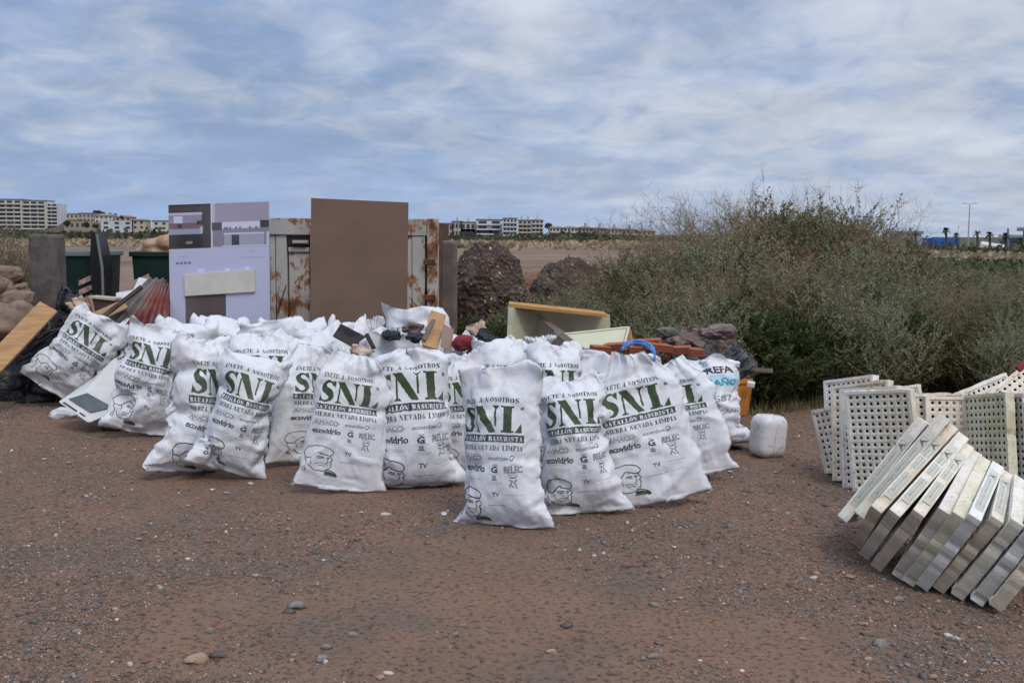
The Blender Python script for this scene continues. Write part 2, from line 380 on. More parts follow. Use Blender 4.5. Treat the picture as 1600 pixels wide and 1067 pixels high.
    c.rect(x0 + .19, .165 * H, x0 + .3, .170 * H, g, .8); c.sans('Cruz Roja', x0 + .31, x1 - .01, .158 * H, .018, lg)
    # line drawn head in a beret
    s = .215; ox, oy = x0 - .035, .055 * H
    def P(l): return [(ox + (a - 140) / 560 * s, oy + (850 - b) / 560 * s) for a, b in l]
    c.curve(P([(180, 545), (140, 470), (190, 380), (300, 330), (430, 318), (540, 342), (610, 390), (622, 440), (580, 480), (500, 462), (420, 432), (350, 490), (290, 545), (230, 556), (180, 545)]), .0062, K)
    c.curve(P([(190, 556), (200, 610), (240, 650), (242, 700), (212, 738)]), .0055, K); c.curve(P([(212, 738), (200, 768), (230, 790), (255, 765), (240, 735)]), .006, K)
    c.curve(P([(582, 485), (606, 530), (618, 560), (590, 584), (606, 620), (598, 680), (582, 730)]), .0055, K)
    c.curve(P([(318, 548), (338, 600), (350, 650)]), .0045, K); c.curve(P([(305, 680), (350, 752), (405, 776), (505, 770), (560, 736)]), .006, K)
    c.curve(P([(430, 464), (485, 458), (545, 468)]), .0035, K); c.curve(P([(405, 522), (440, 510), (490, 516)]), .007, K); c.curve(P([(430, 545), (462, 536), (490, 540)]), .006, K)
    c.curve(P([(528, 522), (555, 514), (575, 522)]), .006, K); c.curve(P([(535, 540), (560, 536)]), .005, K); c.curve(P([(545, 560), (552, 610), (520, 628)]), .0045, K)
    c.curve(P([(395, 645), (440, 632), (500, 640), (552, 658)]), .006, g); c.curve(P([(425, 684), (470, 676), (520, 684)]), .0045, K); c.curve(P([(560, 700), (566, 724)]), .004, K)
    c.curve(P([(520, 760), (590, 755), (660, 780), (705, 820), (722, 850)]), .007, K); c.curve(P([(535, 800), (600, 800), (660, 820), (700, 845)]), .018, G); c.curve(P([(525, 835), (600, 838), (650, 848)]), .012, K, .8)
    return c.image('sack_print')
def img_mat(name, im, rough=.48, dirt=.25, weave=True, dirtc=(.35, .27, .20), spec=.3, tint=None):
    n = NT(name); t = n.N('ShaderNodeTexImage'); t.image = im; t.interpolation = 'Linear'; t.extension = 'EXTEND'
    n.L(n.co('UV'), t.inputs[0]); col = t.outputs[0]
    gm = n.N('ShaderNodeSeparateXYZ'); n.L(n.co('Object'), gm.inputs[0]); foot = n.ramp(n.math('ADD', gm.outputs[2], n.math('MULTIPLY', n.noise(9, 5, .7), .12)), .03, .13, .75, 0.)
    d = n.math('MAXIMUM', n.ramp(n.noise(5, 6, .65), .50, .78), foot if weave else n.noise(5))
    col = n.mix(n.math('MULTIPLY', d, dirt), col, dirtc)
    # ground dust on the lowest part
    col = n.mix(n.ramp(n.noise(2.2, 3, .5), .35, .7, 0., .10), col, (.55, .60, .70))
    n.color(col).rough(rough).spec(spec)
    if not weave: return n.m
    h1 = n.noise(7, 5, .6, dist=.6); b = n.bump(h1, .35, .02)
    def ridge(x): return n.math('SUBTRACT', 1.0, n.math('MULTIPLY', n.math('ABSOLUTE', n.math('SUBTRACT', x, .5)), 4.0))
    b = n.bump(ridge(n.noise(3.2, 2, .5, dist=.9)), .55, .016, b); b = n.bump(ridge(n.noise(5.5, 2, .5, stretch=(1.6, 1.6, .45), dist=.6)), .40, .010, b)
    h2 = n.noise(26, 3, .55, dist=1.4); b = n.bump(h2, .16, .006, b)
    n.normal(b); return n.m

# ------------------------------------------------------------------ ground, gravel, hills
def graded(lo, mid0, mid1, hi, step, k=1.07):
    a = list(np.arange(mid0, mid1, step)); s = step; x = mid1
    while x < hi: a.append(x); s *= k; x += s
    a.append(hi); s = step; x = mid0 - step; b = []
    while x > lo: b.append(x); s *= k; x -= s
    b.append(lo); return np.array(b[::-1] + a)
def ground_h(P):
    x, y = P[:, 0], P[:, 1]
    h = .012 * wave_noise(P, 3, 1.6, 3) + .005 * wave_noise(P, 4, 9., 2)
    near = np.clip((13 - y) / 2, 0, 1) * np.clip((7 - abs(x)) / 2, 0, 1); far = 1 - near
    h = h + far * .10 * wave_noise(P, 5, .25, 3)
    bush = np.exp(-(((x - 4.6) / 3.4) ** 2 + ((y - 12.6) / 2.6) ** 2)); h += .34 * bush
    h += .35 * np.exp(-(((x + 5.6) / 1.1) ** 2 + ((y - 10.6) / 1.3) ** 2))       # bank of earth at the left edge
    d = np.hypot(x, y); h += np.clip((d - 330) / 500, 0, 1) ** 1.5 * 3.0 * (y > 0); return h
def make_ground():
    xs = graded(-2600, -6, 6, 2600, .06); ys = graded(-60, 2.2, 12, 3200, .055, 1.06)
    X, Y = np.meshgrid(xs, ys); P = np.stack([X.ravel(), Y.ravel()], 1); z = ground_h(P)
    nx, ny = len(xs), len(ys); i, j = np.meshgrid(np.arange(nx - 1), np.arange(ny - 1)); a = (j * nx + i).ravel()
    f = np.stack([a, a + 1, a + 1 + nx, a + nx], 1)
    n = NT('red_dirt'); co = n.co('Object')
    big = n.noise(.55, 5, .6, dist=.5); mid = n.noise(3.2, 6, .65); fine = n.noise(42, 5, .7); vf = n.noise(150, 3, .7)
    c = n.mix(n.ramp(big, .38, .62), (.295, .172, .110), (.240, .150, .102))
    c = n.mix(n.ramp(mid, .42, .68), c, (.285, .175, .122))
    c = n.mix(n.ramp(n.noise(1.3, 7, .7, dist=.8), .47, .62, 0., .7), c, (.185, .145, .115))      # greyer, stonier patches
    c = n.mix(n.ramp(fine, .50, .64, 0., .85), c, (.080, .050, .034))
    c = n.mix(n.ramp(fine, .32, .44, .6, 0.), c, (.27, .19, .145))
    c = n.mix(n.ramp(vf, .60, .72, 0., .8), c, (.42, .33, .27))
    sp = n.N('ShaderNodeSeparateXYZ'); n.L(co, sp.inputs[0])
    # beyond the yard: pale brown plain with strips of scrub
    far = n.ramp(sp.outputs[1], 17, 26)
    plain = n.mix(n.ramp(n.noise(.045, 5, .6, stretch=(.4, 1.6, 1)), .4, .62), (.27, .175, .125), (.19, .135, .095))
    plain = n.mix(n.ramp(n.noise(.5, 5, .7), .5, .7, 0., .5), plain, (.10, .09, .065))
    plain = n.mix(n.ramp(n.noise(.02, 4, .6, stretch=(.25, 1.6, 1)), .50, .62, 0., .7), plain, (.07, .075, .035))
    grn = n.ramp(sp.outputs[1], 150, 260); plain = n.mix(grn, plain, n.mix(n.ramp(n.noise(.06, 4, .6), .4, .6), (.05, .065, .03), (.11, .10, .06)))
    c = n.mix(far, c, plain); n.color(c).rough(.92).spec(.15)
    b = n.bump(mid, .6, .03); b = n.bump(fine, 1., .016, b); b = n.bump(vf, 1., .006, b); n.normal(b)
    g = np_mesh('ground', np.column_stack([P, z]), f, n.m); tag(g, kind='structure')
make_ground()
def hz(x, y): return float(ground_h(np.array([[x, y]]))[0])
ICO = None
def rock_template(sub=0):
    import bmesh
    bm = bmesh.new(); bmesh.ops.create_icosphere(bm, subdivisions=sub + 1, radius=1); bm.verts.ensure_lookup_table()
    v = np.array([q.co[:] for q in bm.verts]); f = np.array([[a.index for a in q.verts] for q in bm.faces]); bm.free(); return v, f
ROCKM = [mat('stone_grey', (.25, .225, .20), (.16, .145, .13), 30, .85, .5), mat('stone_dark', (.085, .07, .06), (.13, .11, .095), 30, .8, .5),
         mat('stone_pale', (.55, .50, .44), (.42, .37, .32), 30, .85, .5), mat('stone_tan', (.40, .26, .17), (.28, .19, .13), 30, .85, .5),
         mat('stone_red', (.22, .13, .10), (.16, .10, .08), 30, .85, .5)]
def scatter_stones(name, pos, size, seed, tpl='octa', flat=.6, weights=(.30, .30, .035, .125, .24), parent=None, label=None):
    rg = np.random.default_rng(seed); n = len(pos)
    if tpl == 'octa':
        v = np.array([(1, 0, 0), (0, 1, 0), (-1, 0, 0), (0, -1, 0), (0, 0, 1), (0, 0, -1)], float)
        f = np.array([(0, 1, 4), (1, 2, 4), (2, 3, 4), (3, 0, 4), (1, 0, 5), (2, 1, 5), (3, 2, 5), (0, 3, 5)])
    else: v, f = rock_template(0); v = np.round(v * 1.6) / 1.6 * .6 + v * .4
    V = v[None] * (1 + rg.uniform(-.42, .42, (n, len(v), 1))); V = V * np.stack([rg.uniform(.7, 1.4, n), rg.uniform(.6, 1.1, n), rg.uniform(.35, .8, n) * flat * 1.5], 1)[:, None]
    a = rg.uniform(0, 6.28, n); ca, sa = np.cos(a)[:, None], np.sin(a)[:, None]
    V = np.stack([V[..., 0] * ca - V[..., 1] * sa, V[..., 0] * sa + V[..., 1] * ca, V[..., 2]], -1) * size[:, None, None] + pos[:, None]
    Fa = (f[None] + (np.arange(n) * len(v))[:, None, None]).reshape(-1, 3)
    mi = np.repeat(rg.choice(len(ROCKM), n, p=weights), len(f))
    o = np_mesh(name, V.reshape(-1, 3), Fa, ROCKM, parent, smooth=False, mi=mi); tag(o, label, kind='stuff'); return o
def make_gravel():
    rg = np.random.default_rng(11)
    def field(n, y0, y1, smin, smax, pw, thr):
        y = y0 + (y1 - y0) * rg.uniform(0, 1, n) ** 1.5; x = rg.uniform(-1, 1, n) * (y * .52 + .3); P = np.stack([x, y], 1)
        d = 1.5 * wave_noise(P, 21, 1.1, 4) + .35 * wave_noise(P, 22, 6, 2) + np.clip((x - .3) / 6, -.2, .25) + rg.normal(0, .28, n); k = d > thr
        P = P[k]; s = smin + (smax - smin) * rg.uniform(0, 1, len(P)) ** pw; return np.column_stack([P, ground_h(P) + s * .2]), s
    p, s = field(330000, 3.2, 9.5, .0013, .0068, 3.0, .0)
    scatter_stones('gravel', p, s, 12, label='fine loose gravel scattered over the reddish dirt')
    p, s = field(26000, 3.2, 11, .0045, .0155, 3.8, .08)
    scatter_stones('gravel', p, s, 13, 'ico', label='coarser grey and tan gravel scattered over the reddish dirt')
make_gravel()
def lumpy_rock(name, label, cat, c, r, seed, m, sub=3, amp=.22, freq=3., group=None, parent=None, kind=None, flat=0.):
    v, f = rock_template(sub); c = Vector(c); n = wave_noise(v * 1., seed, freq, 4, .6, 3); v = v * (1 + amp * n)[:, None]
    n2 = wave_noise(v * 1., seed + 5, freq * .5, 2, .6, 3); v = v * (1 + amp * .5 * np.round(n2 * 3) / 3)[:, None] * np.array(r)
    if flat: v[:, 2] = np.maximum(v[:, 2], -r[2] * flat)
    o = np_mesh(name, v, f, m, parent, smooth=sub > 3); o.location = c if not parent else c - parent.location
    return tag(o, label, cat, group, kind)
def loose_stones():
    spots = [(308, 1030, .042, 3, 'flat pale tan stone half buried in the dirt at the bottom left'), (463, 950, .036, 0, 'flat grey stone in the dirt below the first row of sacks on the left'),
             (1375, 1007, .036, 0, 'flat grey stone in the gravel at the lower right'), (885, 975, .022, 1, 'dark stone in the gravel in the middle of the foreground'),
             (978, 857, .016, 1, 'small blackish stone in the dirt in front of the beret sack'), (960, 1048, .024, 4, 'brown stone in the gravel near the lower edge of the dirt'),
             (392, 757, .02, 2, 'small white stone lying beside the corner of the leaning sack'), (325, 846, .02, 4, 'reddish clod in the dirt in front of the leaning sack'),
             (1330, 905, .03, 3, 'tan stone beside the foot of the foam trays'), (1405, 938, .026, 0, 'grey stone under the front foam trays'), (1272, 905, .016, 2, 'pale pebble left of the front foam trays')]
    for k, (px, py, r, m, lab) in enumerate(spots):
        p = gnd(px, py); lumpy_rock('stone', lab, 'stone', (p.x, p.y, hz(p.x, p.y) + r * .2), (r, r * .75, r * .45), 40 + k, ROCKM[m], 1, .5, 3)
    rg = random.Random(5); me = None
    for k in range(46):
        px, py = rg.uniform(20, 1560), 1060 - 260 * rg.random() ** 1.3; p = gnd(px, py); r = rg.uniform(.009, .02)
        lumpy_rock('stone', 'small loose stone lying on the open dirt in front of the sacks', 'stone', (p.x, p.y, hz(p.x, p.y) + r * .2), (r * rg.uniform(.8, 1.6), r, r * .6), 60 + k, ROCKM[rg.choice([0, 0, 1, 2, 3, 4])], 1, .5, 3, 'small loose stones on the dirt')
loose_stones()

# ------------------------------------------------------------------ sacks: cloth inflated once per shape
def simulate(specs, frames=22):
    ss = bpy.data.scenes.new('s'); obs = []
    for sp in specs:
        W, H, NX, NY = sp.get('W', SW), sp.get('H', SH), 36, 60
        rg = np.random.default_rng(sp['seed']); op = sp.get('open', False); v = []; idx = {}; fs = []; uv = []
        for side in (0, 1):
            for j in range(NY + 1):
                for i in range(NX + 1):
                    b = i in (0, NX) or j == 0 or (j == NY and not op)
                    if side == 1 and b: idx[1, i, j] = idx[0, i, j]; continue
                    idx[side, i, j] = len(v); v.append(((i / NX - .5) * W, (0 if b else (-.004 if side == 0 else .004)), j / NY * H))
        for side in (0, 1):
            for j in range(NY):
                for i in range(NX):
                    q = [(i, j), (i + 1, j), (i + 1, j + 1), (i, j + 1)]
                    if side: q = q[::-1]
                    fs.append([idx[(side,) + t] for t in q]); uv.extend([((t[0] / NX) if side == 0 else 1 - t[0] / NX, t[1] / NY) for t in q])
        rest = np.array(v); t = rest[:, 2] / H; u = rest[:, 0] / W; bw = sp.get('bw', 1.0)
        if not sp.get('mode'): rest[:, 0] *= 1 - sp.get('round', .12) * np.clip((t - .84) / .16, 0, 1) ** 2
        st = rest.copy(); bk = np.clip(1 - t / .12, 0, 1); st[:, 0] *= 1 - (1 - bw) * bk
        for k in range(10):
            a = rg.uniform(0, math.pi); fr = rg.uniform(6, 22); st[:, 1] += sp.get('crumple', .006) * np.sin((np.cos(a) * rest[:, 0] + np.sin(a) * rest[:, 2]) * fr + rg.uniform(0, 6.28))
        mode = sp.get('mode'); z0 = sp.get('z0', .87)
        if mode == 'neck':
            k = np.maximum(np.exp(-((t - z0) / .06) ** 2) * .75, (t > z0) * .5); st[:, 0] *= 1 - k; st[:, 0] += k * sp.get('off', 0); st[:, 1] += np.sin(u * 55) * k * .05
        if mode == 'peak':
            k = np.clip((t - .72) / .28, 0, 1) ** 1.3 * sp.get('amt', .8); st[:, 0] = st[:, 0] * (1 - k) + k * sp.get('off', 0); st[:, 1] += (np.sin(u * 31 + 1) + .7 * np.sin(u * 17)) * k * .022
        st += rg.normal(0, .0012, st.shape); row = t < .001; st[row, 1] = .022 * np.sin(u[row] * rg.uniform(4, 9) + rg.uniform(0, 6)) + .01 * np.sin(u[row] * 19 + 1)
        me = bpy.data.meshes.new('m'); me.from_pydata(rest.tolist(), [], fs); ob = bpy.data.objects.new('o', me); ss.collection.objects.link(ob)
        ob.shape_key_add(name='Basis'); k2 = ob.shape_key_add(name='start'); k2.data.foreach_set('co', st.ravel()); k2.value = 1
        cm = ob.modifiers.new('c', 'CLOTH'); s = cm.settings; s.quality = 4; s.mass = .15; s.air_damping = 4
        s.tension_stiffness = 40; s.compression_stiffness = 40; s.shear_stiffness = 8; s.bending_stiffness = sp.get('bend', .08)
        s.use_pressure = True; s.uniform_pressure_force = sp.get('press', 6); s.effector_weights.gravity = 0; s.rest_shape_key = ob.data.shape_keys.key_blocks['Basis']
        w = np.clip(sp.get('top', .04) + (1 - np.clip((t - .62) / .28, 0, 1)), 0, 1)
        for k in range(6):
            cx, cz = rg.uniform(-.5, .5), rg.uniform(0, .9); w *= 1 - .8 * np.exp(-(((u - cx) / .16) ** 2 + ((t - cz) / .1) ** 2))
        vg = ob.vertex_groups.new(name='w')
        for i, x in enumerate(w): vg.add([i], float(x), 'REPLACE')
        s.vertex_group_pressure = 'w'
        if bw:
            st2 = (t < .001)
            vp = ob.vertex_groups.new(name='p'); sel = (np.abs(t - z0) < .01 if mode == 'neck' else t > .995) & bool(mode) | st2
            vp.add([int(i) for i in np.where(sel)[0]], 1, 'REPLACE'); s.vertex_group_mass = 'p'
        cm.collision_settings.use_self_collision = False; cm.collision_settings.use_collision = False
        cm.point_cache.frame_end = frames; obs.append((ob, fs, uv))
    for f in range(1, frames + 1): ss.frame_set(f)
    dg = ss.view_layers[0].depsgraph; out = []
    for ob, fs, uv in obs:
        ev = ob.evaluated_get(dg); n = len(ev.data.vertices); co = np.empty(n * 3); ev.data.vertices.foreach_get('co', co); out.append((co.reshape(-1, 3), np.array(fs), np.array(uv)))
    for ob, _, _ in obs:
        me = ob.data; bpy.data.objects.remove(ob); bpy.data.meshes.remove(me)
    bpy.data.scenes.remove(ss); return out
VAR = dict(full=dict(seed=1, bw=.9, round=.3), tall=dict(seed=2, press=10, crumple=.01), neck=dict(seed=3, mode='neck', z0=.9), mouth=dict(seed=4, open=True, crumple=.008),
           lumpy=dict(seed=5, bend=.5, round=.2, bw=.95, crumple=.013), peak=dict(seed=6, mode='peak', amt=.66, bw=1.08), boxy=dict(seed=7, W=.6, H=.9, press=3, round=.05, bw=1.1), ear=dict(seed=8, mode='neck', z0=.93, off=.1),
           soft=dict(seed=9, press=3, crumple=.013, bend=.25), wide=dict(seed=10, round=.4, bw=1.1, W=.62, H=.92, press=5, crumple=.009), ears=dict(seed=12, crumple=.012, top=.3), side=dict(seed=13, mode='peak', amt=.5, off=-.10, bw=1.12),
           slack=dict(seed=14, press=2.5, open=True, crumple=.014, top=.05), crease=dict(seed=15, press=4, crumple=.016, bend=.15), bulk=dict(seed=16, round=.6, bw=1.0, W=.62, H=.8, press=9, crumple=.008), flat=dict(seed=17, press=1.2, crumple=.014, bend=.3))
T0 = time.time()
SHAPES = dict(zip(VAR, simulate(list(VAR.values()))))
0 and print('cloth', round(time.time() - T0, 1))
SACK_M = img_mat('sack_cloth', sack_print())
def place_cloth(shape, G, T, sx, sy, yaw, flop=0., side=0., seed=0, mirror=False, crump=1.):
    v, f, uv = SHAPES[shape]; v = v.copy(); z0, z1 = v[:, 2].min(), v[:, 2].max()
    axis = Vector(T) - Vector(G); L = axis.length; A = axis.normalized()
    t = (v[:, 2] - z0) / (z1 - z0); k = np.clip((t - .62) / .38, 0, 1) ** 2
    rg = np.random.default_rng(seed + 100); lump = wave_noise(v, seed + 7, 8., 3, .55, 3) * .015 * np.clip(1.1 - t, .3, 1) * np.clip(t / .1, .2, 1)
    cen = np.stack([v[:, 0] * .6, v[:, 1], np.zeros(len(v))], 1); cen /= np.linalg.norm(cen, axis=1)[:, None] + 1e-4; v = v + cen * lump[:, None]
    x = v[:, 0] * sx * (1 + .07 * (1 - t)) + side * k; y = v[:, 1] * sy * (1 + .12 * (1 - t)) - flop * k; z = t * L - abs(flop) * .35 * k
    # crumpling: sharp ridges and valleys in the cloth, strongest near the tied end
    nrm = np.stack([v[:, 0] * .35, v[:, 1], np.zeros(len(v))], 1); nrm /= np.linalg.norm(nrm, axis=1)[:, None] + 1e-4
    for q in range(34):
        ox, oz, a = rg.uniform(-.28, .28), rg.uniform(0, 1) * L, rg.uniform(0, math.pi); ca, sa = math.cos(a), math.sin(a); wd = rg.uniform(.012, .05); ln = rg.uniform(.06, .26)
        d = -(x - ox) * sa + (z - oz) * ca; l = (x - ox) * ca + (z - oz) * sa; sd_ = 1 if rg.random() < .5 else -1
        am = rg.uniform(.007, .019) * wd / .03 * np.clip(1 - abs(d) / wd, 0, 1) * np.clip(1.3 - abs(l) / ln, 0, 1) * (y * sd_ < .02) * crump
        x += nrm[:, 0] * am * (1 if q % 3 else -1); y += nrm[:, 1] * am * (1 if q % 3 else -1)
    tp = np.clip((t - .80) / .2, 0, 1) * crump; x += tp * .026 * wave_noise(v, seed + 31, 16, 2, .6, 3); y += tp * .055 * wave_noise(v, seed + 32, 13, 2, .6, 3); z += tp ** 2 * .050 * wave_noise(v, seed + 33, 12, 2, .6, 3)
    if mirror: y = -y
    f_dir = Vector((-G[0], -G[1], 0)).normalized(); f_dir = Matrix.Rotation(R(yaw), 3, 'Z') @ f_dir
    Yv = -(f_dir - A * f_dir.dot(A)).normalized(); Xv = Yv.cross(A)
    P = np.outer(x, Xv) + np.outer(y, Yv) + np.outer(z, A) + np.array(G)
    return P, f if not mirror else f[:, ::-1], uv
def settle(P, gz, sink=.025):
    """rest the cloth on the ground: nothing goes below it, the lowest folds flatten out"""
    P[:, 2] += gz - P[:, 2].min() - sink; d = P[:, 2] - gz
    P[:, 2] = gz + np.where(d < .02, .001 + .019 * np.clip((d + sink) / (.02 + sink), 0, 1) ** 1.6, d); return P
def sack(label, b, t, w, dy=.12, yaw=0, shape='full', flop=0., side=0., seed=0, depth=None, m=None, name='sack', cat='sack', group='white printed rubbish sacks', thick=1., rest=True, ush=None, vsh=0., crump=1.):
    if depth is None: G = gnd(*b)
    else: G = at(b[0], b[1], depth)
    T = at(t[0], t[1], G.y + dy); wm = .93 * w * G.y / F_PX; base = {'boxy': .47, 'wide': .48, 'bulk': .47}.get(shape, .425); sx = wm / base
    P, f, uv = place_cloth(shape, G, T, sx, min(sx, 1.1) * thick * .88, yaw, flop, side, seed, crump=crump)
    q = random.Random(seed); uv = uv - np.array([q.uniform(-.07, .07) if ush is None else ush, vsh if vsh else q.uniform(-.03, .05)])
    if rest: P = settle(P, hz(G.x, G.y))
    c = np.array([G.x, G.y, P[:, 2].min()]); o = np_mesh(name, P - c, f, m or SACK_M, uv=uv); o.location = c; return tag(o, label, cat, group)
S = sack
def make_sacks():
    # first row, left to right
    S('printed sack at the far left, lying over to the right behind the old printer', (80, 640), (172, 520), 84, .1, 4, 'soft', seed=1)
    S('sack tilted left, standing behind the old printer with its flat hem upright', (222, 640), (192, 512), 88, .25, 0, 'flat', seed=2, vsh=.03)
    S('sack leaning right directly right of the old printer, beret face low on it', (216, 684), (255, 506), 92, .18, 2, 'crease', .05, seed=3)
    S('tall plain-sided sack whose lettering is turned towards its right neighbour', (284, 744), (314, 520), 104, .15, 30, 'tall', .03, seed=4, ush=.16)
    S('slim sack leaning right with whole SNL lettering, third from the left in front', (352, 750), (412, 560), 104, .12, 0, 'ears', -.02, seed=5)
    S('sack wedged in the gap behind two leaning front sacks, only its grey side showing', (424, 708), (436, 556), 78, .1, -10, 'lumpy', seed=6)
    S('sack slumped to the left with SNL half round its right side', (484, 726), (490, 538), 112, .12, 26, 'peak', seed=7, ush=.1)
    S('low sack with two tied ears, leaning right in front of the widest sack', (532, 772), (562, 562), 106, .1, -2, 'side', seed=8)
    S('wide sack with round shoulders and clear BATALLÓN BASURISTA band, left of centre', (652, 762), (636, 530), 132, .12, 0, 'bulk', .10, seed=9)
    S('half hidden sack squeezed between the wide sack and the foremost sack', (722, 742), (716, 548), 88, .1, 12, 'full', .05, seed=10)
    S('foremost sack of all, upright with a square top and one pointed bottom corner', (786, 822), (782, 568), 126, .12, -20, 'boxy', .05, seed=11, ush=-.07)
    S('upright sack right of the foremost one, its beret face clearly printed', (912, 802), (888, 576), 118, .14, 6, 'wide', .04, seed=12)
    S('big sack leaning left with its peak tied by a blue strap', (1030, 792), (980, 560), 130, .12, 16, 'peak', seed=13)
    S('sack slumped against the strap-tied sack, its SNL overlapping the other one', (1082, 750), (1050, 570), 104, .14, 4, 'side', seed=14)
    # middle rows: mostly tops show
    mids = [
     ('crumpled sack top just below the left corner of the kitchen poster', 300, 490, 8.1, 92, 'ears', 0), ('sack top with a small puncture behind the tall plain-sided sack', 325, 512, 7.3, 96, 'crease', 4),
     ('rounded sack top in front of the lower edge of the kitchen poster', 378, 490, 8.2, 98, 'lumpy', 0), ('sack with only the word NOSOTROS showing above the slim leaning sack', 412, 512, 7.2, 104, 'wide', 4),
     ('sack with knotted corners between the poster and the brown board', 462, 484, 8.4, 100, 'ears', 0), ('sack showing a strip of slogan behind the slumped sack', 470, 512, 7.3, 96, 'full', -6),
     ('smooth dome of a sack against the foot of the brown board', 540, 487, 8.4, 66, 'tall', 0), ('narrow sack neck with a loop standing before the brown board', 588, 490, 8.5, 56, 'neck', 5),
     ('slack sack behind the black plank and the tied ears', 560, 516, 7.5, 88, 'crease', 0), ('low sack behind the wide sack, full of splintered wood', 610, 518, 7.2, 80, 'slack', 0),
     ('tallest sack of the heap, rising in front of the right edge of the brown board', 654, 470, 7.7, 88, 'boxy', 0), ('sack with a white hem standing beside the red bundle', 730, 505, 7.7, 62, 'ears', 0),
     ('crumpled sack top behind the foremost sack on its left', 785, 522, 7.0, 84, 'ears', 0), ('knotted sack behind the foremost sack on its right', 832, 518, 7.3, 80, 'ear', 4),
     ('sack with slogan fragment between the foremost sack and its right neighbour', 872, 530, 6.8, 96, 'wide', 4), ('sack with a folded hem in front of the pale drawer board', 912, 546, 6.9, 80, 'soft', -4),
     ('low sack spread out in front of the terracotta bricks', 985, 548, 7.3, 96, 'boxy', 0), ('dirty sack filling the gap behind the strap-tied sack', 960, 572, 6.7, 80, 'lumpy', 0),
     ('sack top peeping out beside the corrugated sheets, left of the poster', 272, 500, 8.0, 84, 'crease', 0), ('sack pressed against the brown wood pattern of the poster', 345, 484, 8.6, 86, 'ears', 0),
     ('sack behind the NOSOTROS sack, flat topped', 428, 494, 7.9, 92, 'flat', 0), ('sack with a stubby twisted corner in the gap before the brown board', 506, 498, 8.0, 88, 'ears', 0), ('sack below the tallest one, leaning on the brown board', 622, 502, 8.3, 82, 'crease', 0),
     ('sack filling the dip right of the black bag, under the boulder', 762, 522, 7.7, 82, 'full', 0), ('sack between the two knotted ones in front of the cabinet', 858, 522, 7.6, 80, 'ears', 0), ('limp sack left of the flat spread one, below the drawer front', 940, 545, 7.5, 84, 'soft', 0),
     ('plain sack behind the crumpled ones, under the open drawer', 815, 538, 7.8, 84, 'full', 0), ('sack deep in the heap behind the wide sack', 690, 530, 7.1, 76, 'lumpy', 10)]
    for k, (lab, tx, ty, d, w, sh, yaw) in enumerate(mids):
        T = at(tx, ty, d); G = Vector((T.x, d - .05, 0)); p = project(G); S(lab, p, (tx, ty), w, .05, yaw, sh, rnd.uniform(-.03, .06), rnd.uniform(-.03, .03), 30 + k, depth=d - .05)
make_sacks()
def prefab_print():
    c = Canvas(.62, .8, 900, (.72, .72, .74)); K = (.03, .03, .035); T = (.05, .33, .42); g = (.22, .23, .25)
    c.sans('PREFA', .14, .36, .60, .05, K, 1., .003); c.rect(.03, .50, .42, .585, (.42, .66, .78), .8); c.sans('IBAÑO', .16, .38, .51, .05, T, 1., .003)
    c.stroke([(.03, .64), (.13, .64), (.08, .60), (.04, .645)], .008, K)
    c.sans('9587', .16, .34, .40, .04, g, 1., .002); c.sans('C/ CAÑO', .15, .40, .31, .032, g, 1., .001); c.sans('TA', .16, .22, .23, .03, g, 1., .001)
    return c.image('prefab_print')
PREFAB_M = img_mat('builders_bag_cloth', prefab_print(), dirt=.5)
S('greyish white builders bag printed PREFA beside the orange crate', (1104, 700), (1092, 556), 122, .05, -2, 'bulk', .05, seed=50, ush=.27, m=PREFAB_M, name='builders_bag', cat='bag', group=None)

# ------------------------------------------------------------------ big things behind the sacks
CONC = mat('old_concrete', (.135, .11, .098), (.085, .072, .065), 7, .95, .7, 45)
CONC2 = mat('grey_brown_concrete', (.17, .14, .12), (.12, .10, .088), 5, .95, .5, 45)
def rusty_paint():
    n = NT('rusty_white_paint'); w = n.noise(3.5, 7, .68, dist=.7); v = n.noise(9, 6, .7, stretch=(1, 1, .35)); f = n.noise(60, 4, .7)
    c = n.mix(n.ramp(n.noise(1.5, 4), .4, .65), (.46, .44, .40), (.34, .31, .27))
    s = n.math('ADD', n.math('MULTIPLY', w, .55), n.math('MULTIPLY', v, .45))
    c = n.mix(n.ramp(s, .505, .545), c, (.27, .12, .05)); c = n.mix(n.ramp(s, .545, .61), c, (.10, .045, .028))
    c = n.mix(n.ramp(f, .66, .72, 0, .8), c, (.14, .07, .04)); n.color(c).rough(n.ramp(s, .5, .6, .55, .95)); n.normal(n.bump(s, .5, .02, n.bump(f, .3, .004))); return n.m
RUSTY = rusty_paint(); RUST = mat('bare_rust', (.16, .065, .03), (.06, .03, .022), 9, .95, .6)
def block(name, label, cat, x0, x1, ytop, Y, depth, m, top_px2=None):
    a, b = at(x0, ytop, Y), at(x1, top_px2 or ytop, Y); w = (b - a).length; c = (a + b) / 2; z0 = hz(c.x, Y) - .05
    M_ = MB().box((c.x, Y + depth / 2, (c.z + z0) / 2), (w, depth, c.z - z0), taper=.97); o = M_.build(name, m, loc=(c.x, Y + depth / 2, z0), bevel=.03); tag(o, label, cat); return o
block('concrete_post', 'stout weathered concrete block standing left of the open green rubbish bins', 'concrete block', 41, 84, 366, 9.6, .28, CONC)
block('concrete_block', 'grey brown concrete slab standing on end between the rusty skip and the round boulder', 'concrete slab', 681, 713, 376, 10.7, .3, CONC2)
